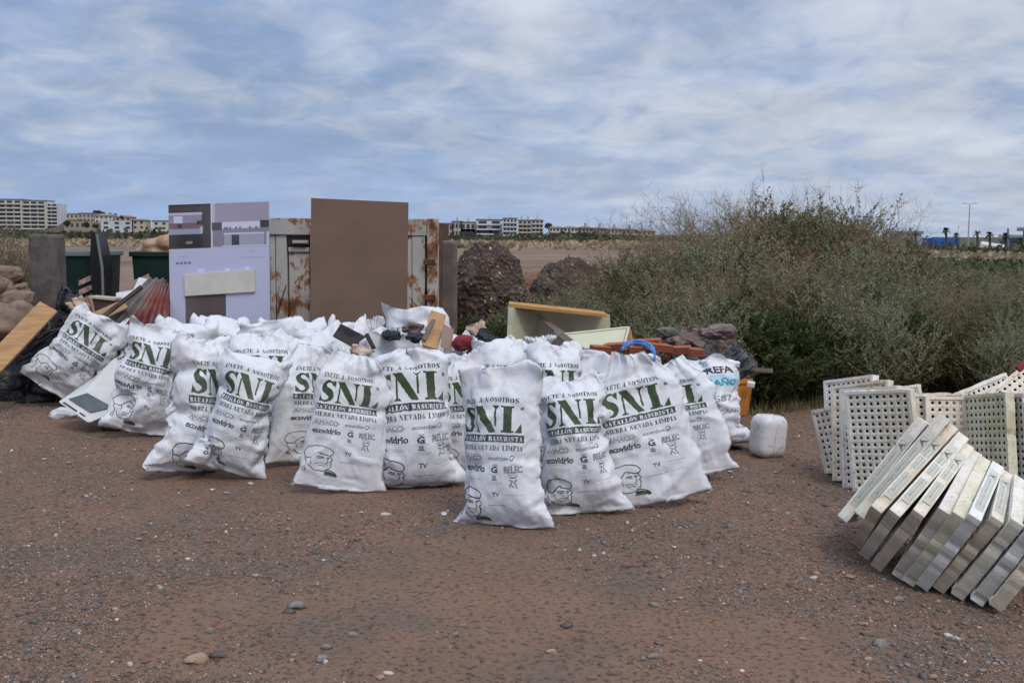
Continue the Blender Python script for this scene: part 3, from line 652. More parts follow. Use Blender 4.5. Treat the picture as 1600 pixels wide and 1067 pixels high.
def make_skip():
    Y = 9.85; a, b = at(412, 339, Y), at(684, 344, Y); x0, x1, zt = a.x, b.x, (a.z + b.z) / 2; g = hz(0, Y)
    t = thing('rusty_skip', 'rusty off white steel skip standing behind the brown board and kitchen poster', 'skip', (x0, Y, g)); W = x1 - x0
    P = lambda px: at(px, 400, Y).x
    def bx(name, xa, xb, za, zb, ya, yb, m=RUSTY, bev=.006):
        return MB().box(((xa + xb) / 2, Y + (ya + yb) / 2, (za + zb) / 2), (xb - xa, yb - ya, zb - za)).build(name, m, t, bevel=bev)
    bx('wall_panel', x0 + .02, x1 - .06, g + .1, zt - .06, .13, .16); bx('side_wall', x1 - .05, x1 - .012, g + .1, zt - .03, .16, 1.9, RUST)
    bx('side_wall', x0 + .012, x0 + .05, g + .1, zt - .03, .16, 1.9); bx('rear_wall', x0 + .05, x1 - .05, g + .1, zt - .03, 1.86, 1.9)
    bx('floor_plate', x0 + .05, x1 - .05, g + .08, g + .12, .16, 1.86, RUST)
    bx('top_rail', x0, x1 - .1, zt - .155, zt, 0, .125); bx('bottom_rail', x0, x1 - .1, g, g + .16, 0, .125)
    bx('corner_post', x1 - .098, x1, g, zt + .004, -.02, .15); bx('corner_post', x1 - .24, x1 - .12, g + .16, zt - .157, .01, .127)
    for a_, b_ in ((421, 429), (430, 447), (484, 505), (628, 643), (560, 580)): bx('upright_rib', P(a_), P(b_), g + .16, zt - .157, .02, .128)
    bx('recess_plate', P(449), P(482), g + .3, zt - .32, .06, .128); bx('lashing_pocket', P(449), P(482), zt - .25, zt - .19, .03, .128, RUST)
    bx('lashing_bar', P(457), P(481), zt - .235, zt - .205, -.005, .028); bx('cross_bar', P(449), P(482), zt - .315, zt - .27, .04, .128)
    for k in range(3): bx('hinge', x1 - .13, x1 - .02, zt - .42 - k * .33, zt - .37 - k * .33, -.05, -.022, RUST)
    m = MB(); m.tube([(P(447), Y - .01, zt - .62), (P(440), Y - .02, zt - .75), (P(431), Y - .015, zt - .92), (P(429), Y - .01, zt - 1.1)], .005, 5); m.build('loose_cable', mat('black_cable', (.02, .02, .02)), t)
    return t
make_skip()

def poster_print():
    W, H = .88, 1.78; c = Canvas(W, H, 520, (.47, .475, .625)); U = W; f = lambda v: H - v * W * 1.0
    def r(u0, v0, u1, v1, col, al=1.): c.rect(u0 * U, f(v1), u1 * U, f(v0), col, al)
    Dk = (.035, .022, .026)
    r(0, 0, .42, .45, Dk); r(0, .02, .34, .07, (.07, .035, .035)); r(0, .085, .335, .11, (.50, .45, .62)); r(0, .11, .33, .20, (.26, .22, .36)); r(.05, .12, .14, .20, (.5, .55, .75))
    r(0, .19, .34, .25, (.20, .09, .08)); r(.09, .2, .13, .24, (.03, .02, .03)); r(.28, .17, .35, .21, (.05, .02, .03)); r(0, .25, .33, .305, (.28, .27, .45)); r(.31, .23, .34, .30, (.4, .42, .5)); r(0, .31, .34, .43, (.012, .012, .016))
    r(.17, .375, .235, .405, (.22, .20, .14)); r(.34, 0, .42, .43, (.045, .025, .022))
    r(.42, 0, .436, .46, (.62, .58, .72)); r(.436, 0, 1, .195, (.33, .27, .40)); r(.436, 0, .46, .2, (.45, .44, .6))
    for k in range(9): r(.5, .02 + k * .02, .98, .026 + k * .02, (.30, .25, .38), .5)
    r(.43, .195, .53, .275, (.045, .03, .035)); r(.53, .195, .90, .265, (.55, .58, .80)); r(.91, .185, 1, .26, (.04, .028, .035)); r(.53, .262, 1, .30, (.22, .19, .29))
    for q in (.55, .57, .6, .66, .7, .8, .86): r(q, .245, q + .02, .27, (.12, .14, .14))
    r(.436, .275, .53, .45, (.20, .18, .28)); r(.53, .30, .97, .43, (.20, .18, .27)); r(.545, .305, .95, .32, (.55, .55, .72)); r(.55, .32, .95, .43, (.32, .30, .46)); r(.625, .325, .70, .43, (.025, .025, .045)); r(.436, .44, 1, .46, (.42, .40, .58))
    c.sans('kit', .80 * U, .845 * U, f(.50), .012, (.15, .15, .3)); c.sans('LA COCINA QUE TU', .70 * U, .94 * U, f(.565), .014, (.16, .16, .3)); c.sans('NOVEDAD', .09 * U, .2 * U, f(.54), .016, (.25, .25, .42))
    for k in range(4): c.sans('o', (.07 + k * .04) * U, (.092 + k * .04) * U, f(.605), .018, (.1, .09, .2), 1., .002)
    for a, b, w in ((.36, .50, .48), (.36, .525, .46)): r(a, b, a + w * .5, b + .006, (.5, .5, .74), .8)
    r(.15, .63, .86, .66, (.47, .47, .72), .6); r(.28, .655, .35, .69, (.62, .6, .85)); r(.56, .66, .6, .69, (.62, .6, .85)); r(.76, .65, .8, .69, (.62, .6, .85))
    r(.155, .90, .56, 1.5, (.09, .06, .055))
    for k in range(22): r(.155, .92 + k * .027, .56, .926 + k * .027, (.05, .035, .035), .8)
    k = int((H - .47 * W) * c.ppm); a = c.a[k:]; a[:] = a * .6 + a.mean(2, keepdims=True) * .4
    return c.image('poster_print')
def make_poster():
    Y = 9.25; TL, TR = at(263, 320.5, Y), at(420, 315, Y); TL = Vector(TL); TR = Vector(TR); up = Vector((-.004, -.03, 1)).normalized(); h = TL.z - hz(TL.x, Y) + .0
    BL = TL - up * h; BR = TR - up * (h + .02); BL.y -= .12; BR.y -= .12
    loc = (BL + BR) / 2; t = thing('kitchen_poster', 'large lilac advertising board with kitchen photos leaning in front of the skip', 'advertising board', loc)
    v = MB(); v.quadslab(BL, BR, TR, TL, .012); uv = [(0, 0), (1, 0), (1, 1), (0, 1)] + [(0.01, .3)] * 20
    v.build('printed_board', img_mat('poster_face', poster_print(), .4, .05, weave=False, spec=.4), t, uvs=uv)
    def pt(u, w, d): p = TL + (TR - TL) * u + (BL - TL) * (w * .88 / h); n = (BR - BL).cross(TL - BL).normalized(); return p + n * d
    m = MB(); m.quadslab(pt(.155, .905, .022), pt(.86, .885, .022), pt(.855, .66, .022), pt(.155, .69, .022), .02)
    m.build('cream_panel', mat('cream_laminate', (.60, .56, .49), (.54, .51, .45), 5, .5), t, bevel=.003)
make_poster()
def brown_mat():
    n = NT('brown_hardboard'); c = n.mix(n.ramp(n.noise(2.5, 5, .6), .35, .7), (.175, .112, .080), (.150, .096, .068))
    c = n.mix(n.ramp(n.noise(18, 5, .7, dist=2., stretch=(3, 1, .6)), .64, .74, 0, .5), c, (.26, .19, .15)); c = n.mix(n.ramp(n.noise(1.1, 6, .7, dist=1.), .5, .7, 0, .35), c, (.17, .115, .085)); c = n.mix(n.ramp(n.noise(70, 3, .7), .70, .76, 0, .6), c, (.06, .04, .03)); n.color(c).rough(.7).spec(.2); n.normal(n.bump(n.noise(120, 3), .15, .003)); return n.m
def make_brown():
    Y = 9.0; TL, TR = at(486, 309.5, Y), at(638, 316.5, Y); g = hz(TL.x, Y); BL, BR = at(483, 632, Y - .14), at(634, 632, Y - .14); BL.z = BR.z = g
    loc = (BL + BR) / 2; v = MB(); v.quadslab(BL, BR, TR, TL, .018); o = v.build('brown_board', brown_mat(), loc=loc, bevel=.002)
    tag(o, 'tall plain brown hardboard sheet leaning upright against the rusty skip', 'board')
make_brown()
DG = mat('dark_green_plastic', (.006, .022, .017), (.009, .03, .022), 3, .5); BLK = mat('black_plastic', (.012, .012, .014), None, rough=.45, spec=.4)
STRIPE = mat('faded_pink_reflector', (.42, .20, .18), (.55, .42, .40), 20, .6); GREYRIM = mat('grey_metal_rim', (.16, .19, .18), None, rough=.5)
def bin_(label, x0, x1, ytop, Y, lid):
    a, b = at(x0, ytop, Y), at(x1, ytop, Y); w = b.x - a.x; zt = a.z; g = hz(a.x, Y); t = thing('rubbish_container', label, 'rubbish container', ((a.x + b.x) / 2, Y, g)); cx = (a.x + b.x) / 2; D = .8; r = .86
    m = MB(); za, zb = g + .16, zt - .06; P = []
    for z, k in ((za, r), (zb, 1.)):
        for sx, sy in ((-1, -1), (1, -1), (1, 1), (-1, 1)): P.append((cx + sx * w / 2 * k, Y + D / 2 + sy * D / 2 * k, z))
    m.add(P, [(3, 2, 1, 0), (0, 1, 5, 4), (1, 2, 6, 5), (2, 3, 7, 6), (3, 0, 4, 7)]); m.build('tub', DG, t)
    m = MB(); e = .03
    for s in (-1, 1): m.box((cx, Y + D / 2 + s * D / 2, zt - .03), (w + 2 * e, .06, .06)); m.box((cx + s * w / 2, Y + D / 2, zt - .03), (.06, D - .06, .058))
    m.build('rim', GREYRIM if lid else DG, t, bevel=.01)
    for s in (-1, 1):
        for q in (.12, D - .12): m = MB(); m.tube([(cx + s * w * .36 - .02, Y + q, g + .08), (cx + s * w * .36 + .02, Y + q, g + .08)], .08, 12); m.build('wheel', BLK, t)
        m = MB()
        for k in range(3): m.add([(cx + s * w * .33 - .09, Y - .002, zt - .62 + k * .11), (cx + s * w * .33 + .09, Y - .002, zt - .54 + k * .11), (cx + s * w * .33 + .09, Y - .002, zt - .48 + k * .11), (cx + s * w * .33 - .09, Y - .002, zt - .56 + k * .11)], [(0, 1, 2, 3)])
        o = m.build('warning_stripes', STRIPE, t)
    if lid:   # the curved lid hangs open down the right end
        P = []; n = 9
        for i in range(n):
            a_ = i / (n - 1); z = zt + .22 - a_ * 1.05; bow = .10 * math.sin(math.pi * min(1, a_ * 1.2)) + .02
            for y in (Y - .12, Y + .2): P.append((cx + w / 2 + .02 - bow * .3 + .015 * a_, y, z)); 
            for y in (Y + .2, Y - .12): P.append((cx + w / 2 + .04 + bow * .6 + .02 * a_, y, z))
        m = MB(); F = []
        for i in range(n - 1):
            for k in range(4): F.append((i * 4 + k, i * 4 + (k + 1) % 4, (i + 1) * 4 + (k + 1) % 4, (i + 1) * 4 + k))
        F += [(3, 2, 1, 0), ((n - 1) * 4, (n - 1) * 4 + 1, (n - 1) * 4 + 2, (n - 1) * 4 + 3)]; m.add(P, F); m.build('lid', BLK, t, smooth=False)
        m = MB(); m.tube([(cx + w / 2 + .08, Y - .13, zt + .2), (cx + w / 2 + .13, Y - .13, zt - .2), (cx + w / 2 + .13, Y - .13, zt - .7)], .016, 6); m.build('lid_edge', GREYRIM, t)
    return t, zt, cx, w
bin_('open dark green rubbish container with its black lid hanging down, behind the concrete block', 62, 148, 392, 12.2, True)
_, zt2, cx2, w2 = bin_('overfull dark green rubbish container just left of the kitchen poster', 206, 290, 393, 12.6, False)
CARD = mat('torn_cardboard', (.36, .21, .12), (.46, .30, .19), 8, .9, .5, 20)
lumpy_rock('cardboard_heap', 'crumpled tan cardboard piled out of the overfull green container', 'cardboard', (cx2 + .05, 13.0, zt2 + .02), (.36, .3, .17), 71, CARD, 3, .3, 3.5)
# boulders and earth heaps
def conglomerate(c1, c2, nm):
    n = NT(nm); vo = n.N('ShaderNodeTexVoronoi'); vo.inputs['Scale'].default_value = 16; n.L(n.co(), vo.inputs['Vector'])
    r = n.ramp(vo.outputs['Color'], .70, .95, 0, .6); c = n.mix(n.ramp(n.noise(4, 6, .7), .4, .65), c1, c2); c = n.mix(r, c, (.30, .25, .21)); n.color(c).rough(.95).spec(.1)
    b = n.bump(vo.outputs['Distance'], 1., .05); n.normal(n.bump(n.noise(30, 5, .7), .8, .02, b)); return n.m
CG = conglomerate((.075, .052, .042), (.135, .098, .076), 'dark_conglomerate'); CG2 = conglomerate((.13, .09, .07), (.20, .14, .105), 'rubble_earth')
def boulder(name, label, cat, px, py, Y, rx_, rz_, seed, m, n_st=500, kind=None):
    c = at(px, py, Y); o = lumpy_rock(name, label, cat, c, (rx_, rx_ * .9, rz_), seed, m, 5, .12, 2.4, kind=kind)
    v = np.array([q.co[:] for q in o.data.vertices]); rg = np.random.default_rng(seed); d = v / np.array([rx_, rx_ * .9, rz_]); ln = wave_noise(d, seed + 3, 13, 3, .6, 3)
    v = v * (1 + .05 * ln + .05 * np.round(2.5 * wave_noise(d, seed + 9, 5, 2, .6, 3)) / 2.5)[:, None]; o.data.vertices.foreach_set('co', v.astype(np.float32).ravel())
    k = rg.choice(len(v), n_st); s = rg.uniform(.006, .024, n_st)
    st = scatter_stones('embedded_stones', v[k], s, seed, 'ico', 1., (.22, .42, .05, .09, .22)); st.parent = o; return o
boulder('boulder', 'big round dark conglomerate boulder standing between the skip and the far mound', 'boulder', 763, 462, 13.2, .48, .60, 81, CG, 900)
boulder('earth_mound', 'low dark mound of stony earth behind the open cream drawer', 'earth mound', 893, 462, 15.5, .62, .52, 82, CG, 700)
boulder('earth_mound', 'orange brown slope of bare earth between the boulder and the dark mound', 'earth mound', 822, 470, 16.5, .62, .44, 83, mat('orange_earth', (.25, .12, .06), (.17, .09, .05), 5, .95, .8), 200)
# bank with rocks at the left edge
SAND = mat('pale_sandstone', (.27, .19, .13), (.17, .125, .095), 5, .9, .8, 25)
for k, (px, py, Y, r, lab) in enumerate([(22, 470, 9.4, .22, 'pale sandstone rock on the bank beside the concrete block'), (-8, 450, 9.5, .24, 'rounded sandstone rock at the very left edge, second from the top'), (12, 430, 9.7, .17, 'topmost sandstone rock on the bank at the left edge'),
                                   (36, 492, 9.2, .20, 'dark creased sandstone rock right above the leaning plank'), (-4, 500, 9.1, .30, 'lowest and broadest sandstone rock at the left edge'), (34, 452, 9.6, .12, 'small sandstone rock leaning on the concrete block')]):
    lumpy_rock('sandstone_rock', lab, 'rock', at(px, py, Y), (r * .72, r * .62, r * .5), 90 + k, SAND, 3, .34, 2.6)
lumpy_rock('earth_bank', None, None, (-5.5, 10.2, .35), (.95, .9, .75), 99, CG2, 4, .15, 2, kind='structure')

# ------------------------------------------------------------------ rubbish at the left end
def bagmat(nm, c, r=.35):
    n = NT(nm); n.color(c).rough(r).spec(.5); n.normal(n.bump(n.noise(6, 5, .65, dist=1.5), .9, .05)); return n.m
BLACKBAG = bagmat('black_bin_liner', (.010, .010, .013)); GREYBAG = bagmat('grey_bin_liner', (.06, .068, .08))
def soft(name, label, cat, c, w, h, shape, m, tilt=(0, 0, 1), yaw=0, seed=0, group=None, thick=1.):
    A = Vector(tilt).normalized(); T = Vector(c) + A * h / 2; G = Vector(c) - A * h / 2; sx = w / .45
    P, f, uv = place_cloth(shape, G, T, sx, sx * thick, yaw, 0, 0, seed, crump=.6); o = np_mesh(name, P - np.array(c), f, m, uv=uv); o.location = c; return tag(o, label, cat, group)
for k, (px, py, Y, w, h, sh, tl, lab) in enumerate([(55, 560, 9.1, .62, .85, 'lumpy', (.8, 0, .5), 'large black bin liner lying under the long plank'), (120, 520, 9.3, .5, .7, 'crease', (.5, .1, .8), 'black bin liner standing behind the bundle of black rods'),
        (10, 600, 8.9, .55, .75, 'soft', (.9, .1, .2), 'black bin liner cut off by the left edge of the picture'), (105, 590, 9.0, .5, .6, 'wide', (.3, 0, .9), 'black bin liner beside the first printed sack on the left'), (80, 500, 9.5, .6, .7, 'full', (.9, 0, .3), 'upper black bin liner directly below the concrete block')]):
    soft('bin_liner', lab, 'bin bag', at(px, py, Y + .35), w, h, sh, BLACKBAG, tl, 10 * k, k)
def plank(name, label, cat, p0, p1, w, th, m, face=(0, -1, .35), parent=None, bevel=.004, label2=None):
    p0, p1 = Vector(p0), Vector(p1); d = (p1 - p0).normalized(); n = Vector(face); n = (n - d * n.dot(d)).normalized(); s = d.cross(n); a = s * w / 2
    if parent is None: loc = (p0 + p1) / 2
    else: loc = None
    v = MB(); q = [p0 - a, p0 + a, p1 + a, p1 - a]
    if (q[1] - q[0]).cross(q[3] - q[0]).dot(n) < 0: q = q[::-1]
    v.quadslab(*q, th); o = v.build(name, m, parent, loc=loc, bevel=bevel); return tag(o, label, cat) if label else o
def woodmat(nm, c1, c2, sc=3):
    n = NT(nm); g = n.noise(sc, 6, .65, stretch=(1, 1, 9), dist=.6); g2 = n.noise(sc * 2, 5, .6); c = n.mix(n.ramp(g, .38, .62), c1, c2); c = n.mix(n.ramp(g2, .6, .75, 0, .5), c, (.12, .085, .06)); n.color(c).rough(.8).spec(.2); n.normal(n.bump(g, .5, .006)); return n.m
PINE = woodmat('weathered_pine', (.46, .27, .13), (.34, .19, .09)); GREYW = woodmat('grey_wood', (.20, .15, .12), (.13, .10, .085)); DARKW = woodmat('dark_wood', (.10, .065, .045), (.06, .04, .03)); CARDW = woodmat('tan_board', (.38, .25, .14), (.30, .2, .12))
plank('long_plank', 'long flat pine plank lying slantwise over the black bin liners at the left edge', 'plank', at(-40, 600, 8.3), at(76, 478, 8.9), .17, .035, PINE, (.25, -1, .55))
BLKM = mat('black_rubber', (.018, .018, .02), (.04, .04, .045), 20, .5)
def rods():
    t = thing('rod_bundle', 'bundle of thin black plastic rods and cable lying across the black bags', 'rods', at(110, 530, 8.9)); rg = random.Random(3)
    for k in range(9):
        a = at(0 + rg.uniform(-10, 60), 552 + rg.uniform(-14, 24), 9.15); b = at(172 + rg.uniform(-20, 10), 496 + rg.uniform(-8, 12), 9.35); mid = (a + b) / 2 + Vector((0, 0, rg.uniform(-.03, .05)))
        m = MB(); m.tube(catmull([tuple(a), tuple(mid), tuple(b)], 4), rg.uniform(.006, .013), 6); m.build('rod', BLKM, t, smooth=True)
    m = MB(); m.tube(catmull([tuple(at(x, y, 9.1)) for x, y in ((40, 612), (48, 585), (62, 558), (86, 538), (118, 526))], 5), .007, 6); m.build('cable', BLKM, t, smooth=True)
rods()
lumpy_rock('brown_bundle', 'squashed dark brown plastic bundle left of the first printed sack', 'plastic bundle', at(98, 562, 9.15), (.16, .14, .15), 101, mat('brown_plastic', (.10, .055, .04), (.06, .04, .035), 6, .4, .5), 4, .12, 3)
lumpy_rock('thin_plastic_bag', 'thin whitish plastic bag beside the brown bundle', 'plastic bag', at(122, 578, 9.1), (.06, .05, .07), 3, mat('milky_plastic', (.38, .38, .46), None, rough=.3), 4, .3, 3)
BLUEP = mat('light_blue_plastic', (.25, .42, .60), (.40, .55, .70), 9, .25, .3, 30, spec=.6)
def water_jug():
    c = at(160, 522, 9.1); t = thing('water_jug', 'pale blue plastic water jug with its round base showing above the sacks', 'water jug', c)
    m = MB(); d = Vector((.12, .5, .25)).normalized(); prof = [(0, .03), (.004, .062), (.02, .07), (.05, .066), (.08, .071), (.12, .066), (.16, .07), (.2, .055), (.23, .02)]; m.tube([c + d * a for a, _ in prof], [r for _, r in prof], 20); m.build('body', BLUEP, t, smooth=True)
    m = MB(); m.tube([c + d * .23, c + d * .26], .022, 12); m.build('neck', BLUEP, t)
water_jug()
ORG = mat('orange_board', (.48, .17, .05), (.40, .14, .05), 6, .6); WHT = mat('white_laminate', (.62, .62, .62), (.52, .52, .52), 6, .5)
def small_drawer():
    Y = 9.4; c = at(150, 480, Y); t = thing('small_drawer', 'small orange and brown drawer tipped on its side below the open green container', 'drawer', c); f = lambda a, b, y=0: at(a, b, Y + y)
    m = MB(); m.quadslab(f(133, 493), f(147, 497), f(139, 467), f(135, 470), .02); m.build('end_panel', ORG, t)
    m = MB(); m.quadslab(f(141, 466), f(179, 470), f(179, 466.5), f(137, 463), .2); m.build('upper_rail', mat('pale_edge', (.45, .36, .26)), t)
    m = MB(); m.quadslab(f(147, 493, .02), f(179, 480, .02), f(179, 470, .02), f(141, 467, .02), .02); m.build('bottom_panel', DARKW, t)
    m = MB(); m.quadslab(f(146.5, 494, -.01), f(149, 493, -.01), f(143, 467, -.01), f(140, 467, -.01), .02); m.build('side_rail', mat('pale_edge2', (.42, .32, .24)), t)
small_drawer()
soft('torn_foam', 'torn piece of orange and white foam leaning on the small drawer', 'foam', at(124, 478, 9.35), .12, .18, 'crease', mat('dirty_orange_foam', (.52, .34, .22), (.6, .5, .42), 12, .9, .4), (.7, 0, .4), 0, 5)
plank('tan_board', 'tan chipboard strip lying over the rods in front of the small drawer', 'board', at(138, 500, 9.0), at(196, 474, 9.2), .10, .02, CARDW, (.1, -1, .6))
plank('dark_stake', 'dark wooden stake pointing up to the right across the corrugated sheets', 'stake', at(150, 502, 8.95), at(221, 447, 9.1), .035, .03, DARKW)
STY = mat('white_foam_sheet', (.66, .66, .68), (.56, .56, .58), 12, .8, .3, 80)
def foam(label, q, Y): v = MB(); v.quadslab(*[at(a, b, Y + y) for a, b, y in q], .04); o = v.build('foam_sheet', STY, loc=at(q[0][0], q[0][1], Y), bevel=.006); tag(o, label, 'foam sheet')
foam('rectangular white foam sheet propped under the overfull green container', [(207, 455, 0), (228, 472, 0), (252, 440, .15), (217, 433, .15)], 9.7)
foam('smaller bluish white foam piece left of the dark stake', [(180, 474, 0), (200, 473, 0), (211, 452, .1), (181, 457, .1)], 9.55)
def corrugated(label, q, Y, m, n=7, amp=.018):
    a, b, c, d = [at(x, y, Y + e) for x, y, e in q]; nn = (b - a).cross(d - a).normalized(); P = []; K = n * 8
    for i in range(K + 1):
        u = i / K; w = math.sin(u * n * 2 * math.pi) * amp
        for t_ in (0, 1): P.append((a.lerp(b, u) if t_ == 0 else d.lerp(c, u)) + nn * w)
    for i in range(K + 1):
        for t_ in (0, 1): P.append(P[i * 2 + t_] - nn * .004)
    o2 = (K + 1) * 2; F = []
    for i in range(K): F += [(i * 2, i * 2 + 2, i * 2 + 3, i * 2 + 1), (o2 + i * 2, o2 + i * 2 + 1, o2 + i * 2 + 3, o2 + i * 2 + 2), (i * 2, o2 + i * 2, o2 + i * 2 + 2, i * 2 + 2), (i * 2 + 1, i * 2 + 3, o2 + i * 2 + 3, o2 + i * 2 + 1)]
    v = MB(); v.add(P, F); o = v.build('corrugated_sheet', m, smooth=True, loc=a); tag(o, label, 'roofing sheet')
REDS = mat('faded_red_sheet', (.20, .045, .045), (.26, .15, .13), 4, .7, stretch=(1, 1, 1)); GRYS = mat('weathered_grey_sheet', (.20, .175, .155), (.12, .11, .10), 5, .8)
corrugated('faded red corrugated roofing sheet sloping up behind the left sacks', [(196, 508, 0), (262, 520, -.05), (268, 444, .35), (245, 440, .4)], 9.0, REDS, 6, .022)
corrugated('grey corrugated roofing sheet lying along the edge of the red one', [(168, 500, .02), (200, 512, .02), (262, 436, .45), (232, 434, .5)], 9.1, GRYS, 3, .016)

def old_printer():
    WP = mat('aged_white_plastic', (.62, .60, .56), (.55, .53, .48), 3, .45, .1, spec=.4); GP = mat('smoked_grey_panel', (.075, .088, .085), (.11, .12, .115), 4, .3, spec=.5)
    f = [at(88, 628, 7.95), at(137, 662, 7.75), at(188, 640, 7.85), at(134, 611, 8.0)]; b = [at(112, 600, 8.3), at(150, 640, 8.2), at(182, 622, 8.3), at(150, 569, 8.45)]
    f[1].z = max(f[1].z, .07); t = thing('old_printer', 'discarded white office printer with a grey panel lying tipped before the sacks', 'printer', (f[1].x, f[1].y, .0))
    up = Vector((0, .25, .34)); F4 = f; B4 = [f[0] + Vector((.12, .42, .12)), f[1] + Vector((.1, .5, .03)), f[2] + Vector((.0, .5, .08)), f[3] + Vector((.06, .48, .22))]
    m = MB(); m.add(F4 + B4, [(0, 1, 2, 3), (7, 6, 5, 4), (0, 4, 5, 1), (1, 5, 6, 2), (2, 6, 7, 3), (3, 7, 4, 0)]); o = m.build('body', WP, t, bevel=.02)
    nn = (F4[1] - F4[0]).cross(F4[3] - F4[0]).normalized()
    def q(u, v, d): return F4[0].lerp(F4[1], u).lerp(F4[3].lerp(F4[2], u), v) + nn * d
    m = MB(); m.quadslab(q(.06, .36, .008), q(.74, .36, .008), q(.86, .95, .008), q(.10, .95, .008), .01); m.build('grey_panel', GP, t, bevel=.002)
    m = MB(); m.quadslab(q(.10, .12, .006), q(.52, .12, .006), q(.52, .17, .006), q(.10, .17, .006), .008); m.build('paper_slot', BLK, t)
    m = MB(); m.quadslab(q(.60, .14, .006), q(.76, .14, .006), q(.76, .18, .006), q(.60, .18, .006), .008); m.build('button_strip', BLK, t)
    m = MB(); c = F4[1]; m.box((c.x + .10, c.y + .26, .03), (.14, .2, .06)); m.build('tray_foot', BLK, t, bevel=.01)
old_printer()
def jerrycan(name, label, c, w, h, d, m, yaw, tilt=0., grip=True):
    t = thing(name, label, 'jerrycan', c); Rm = Matrix.Rotation(R(yaw), 3, 'Z') @ Matrix.Rotation(R(tilt), 3, 'Y')
    import bmesh
    P = []; F = []; nz = 14; nr = 28
    for i in range(nz + 1):
        z = i / nz; e = min(z, 1 - z) * nz; k = 1 - .30 * max(0, 1 - e / 2.6) ** 2 ; rib = 1 - .012 * (i % 3 == 0)
        for j in range(nr):
            a = 2 * math.pi * j / nr; ca, sa = math.cos(a), math.sin(a); s = (abs(ca) ** 5 + abs(sa) ** 5) ** (-1 / 5)
            x, y = ca * s * w / 2 * k * rib, sa * s * d / 2 * k * rib
            if abs(ca) < .12 and sa < 0: y *= .93
            P.append(Vector(c) + Rm @ Vector((x, y, z * h)))
    for i in range(nz):
        for j in range(nr): F.append((i * nr + j, i * nr + (j + 1) % nr, (i + 1) * nr + (j + 1) % nr, (i + 1) * nr + j))
    F += [tuple(range(nr - 1, -1, -1)), tuple(nz * nr + j for j in range(nr))]
    v = MB(); v.add(P, F); v.build('body', m, t, smooth=True, bevel=0)
    q = lambda x, y, z: Vector(c) + Rm @ Vector((x, y, z))
    if grip: v = MB(); v.tube([q(-w * .2, 0, h * .96), q(-w * .17, 0, h * 1.07), q(w * .12, 0, h * 1.07), q(w * .16, 0, h * .96)], .014, 8); v.build('handle', m, t, smooth=True)
    v = MB(); v.tube([q(w * .3, d * .1, h * .95), q(w * .3, d * .1, h * (1.06 if grip else 1.0))], .022, 14); v.build('cap', mat(name + '_cap', (.5, .5, .5)), t)
    v = MB(); v.box(q(0, -d * .487, h * .45), (.012, .006, h * .62), Rm); v.build('seam', m, t)
    return t
def canmat():
    n = NT('dirty_white_can'); c = n.mix(n.ramp(n.noise(9, 6, .7), .52, .70), (.66, .63, .62), (.38, .29, .23)); c = n.mix(n.ramp(n.noise(40, 4, .7), .62, .70, 0, .7), c, (.18, .13, .10)); n.color(c).rough(.4).spec(.4); n.normal(n.bump(n.noise(14, 4), .25, .01)); return n.m
CAN = canmat()
jerrycan('jerrycan', 'dirty white plastic jerrycan standing alone on the dirt right of the sacks', gnd(1201, 716) + Vector((0, .08, 0)), .215, .285, .19, CAN, 24, 5, grip=False)
jerrycan('jerrycan', 'white plastic jerrycan wedged between the old printer and a leaning sack', at(176, 640, 8.3) + Vector((0, .1, 0)), .2, .32, .16, mat('clean_white_can', (.62, .62, .66), None, rough=.35), 10, 6)
lumpy_rock('crushed_bottle', 'crushed white plastic bottle and wrapping on the ground left of the printer', 'plastic bottle', gnd(101, 654) + Vector((0, 0, .035)), (.10, .05, .045), 8, WHT, 4, .26, 3)

# ------------------------------------------------------------------ odds and ends lying on the sacks
RED = mat('red_cloth', (.26, .03, .04), (.17, .025, .03), 8, .85, .5, 30); TAN = mat('tan_paper', (.40, .27, .18), (.52, .42, .34), 10, .9, .5, 20)
plank('black_plank', 'scorched black board sticking out of a sack left of the wide sack', 'board', at(526, 515, 7.25), at(573, 540, 7.1), .105, .03, mat('charred_board', (.022, .02, .022), (.06, .045, .04), 9, .8, .5), (0, -1, .35))
plank('black_lath', 'short black lath standing beside the scorched board', 'lath', at(572, 521, 7.05), at(584, 544, 7.0), .03, .02, BLK)
soft('paper_scrap', 'crumpled orange brown paper behind the two tied ears', 'paper', at(563, 551, 6.55), .12, .10, 'crease', TAN, (.4, 0, 1), 0, 4)
plank('sawn_plank', 'sawn off tan plank sticking up beside the tallest sack', 'plank', at(672, 542, 7.0), at(686, 488, 7.35), .11, .035, PINE, (.2, -1, .3))
plank('wood_splinter', 'long wood splinter leaning on the sawn off plank', 'splinter', at(662, 530, 7.0), at(678, 498, 7.2), .03, .015, GREYW)
lumpy_rock('brown_rag', 'brown rag hanging out in front of the tallest sack', 'rag', at(646, 513, 7.4), (.075, .06, .04), 6, mat('brown_rag_cloth', (.20, .13, .11), (.12, .085, .075), 8, .95, .5), 4, .35, 3.4)
lumpy_rock('black_bag', 'black bag bulging behind the shoulder of the wide sack', 'bag', at(612, 524, 7.1), (.065, .06, .035), 9, BLACKBAG, 4, .3, 3)
lumpy_rock('black_bag', 'black bag between the brown rag and the sawn off plank', 'bag', at(650, 527, 7.1), (.065, .06, .035), 10, BLACKBAG, 4, .3, 3)
lumpy_rock('red_bundle', 'dark red cloth bundle tucked behind the half hidden sack', 'cloth bundle', at(722, 538, 7.05), (.075, .06, .055), 11, RED, 4, .18, 2.6)
plank('cardboard_flap', 'curled brown cardboard flap left of the red bundle', 'cardboard', at(697, 545, 7.0), at(701, 510, 7.15), .09, .006, mat('brown_card', (.26, .18, .14)), (.6, -1, .2))
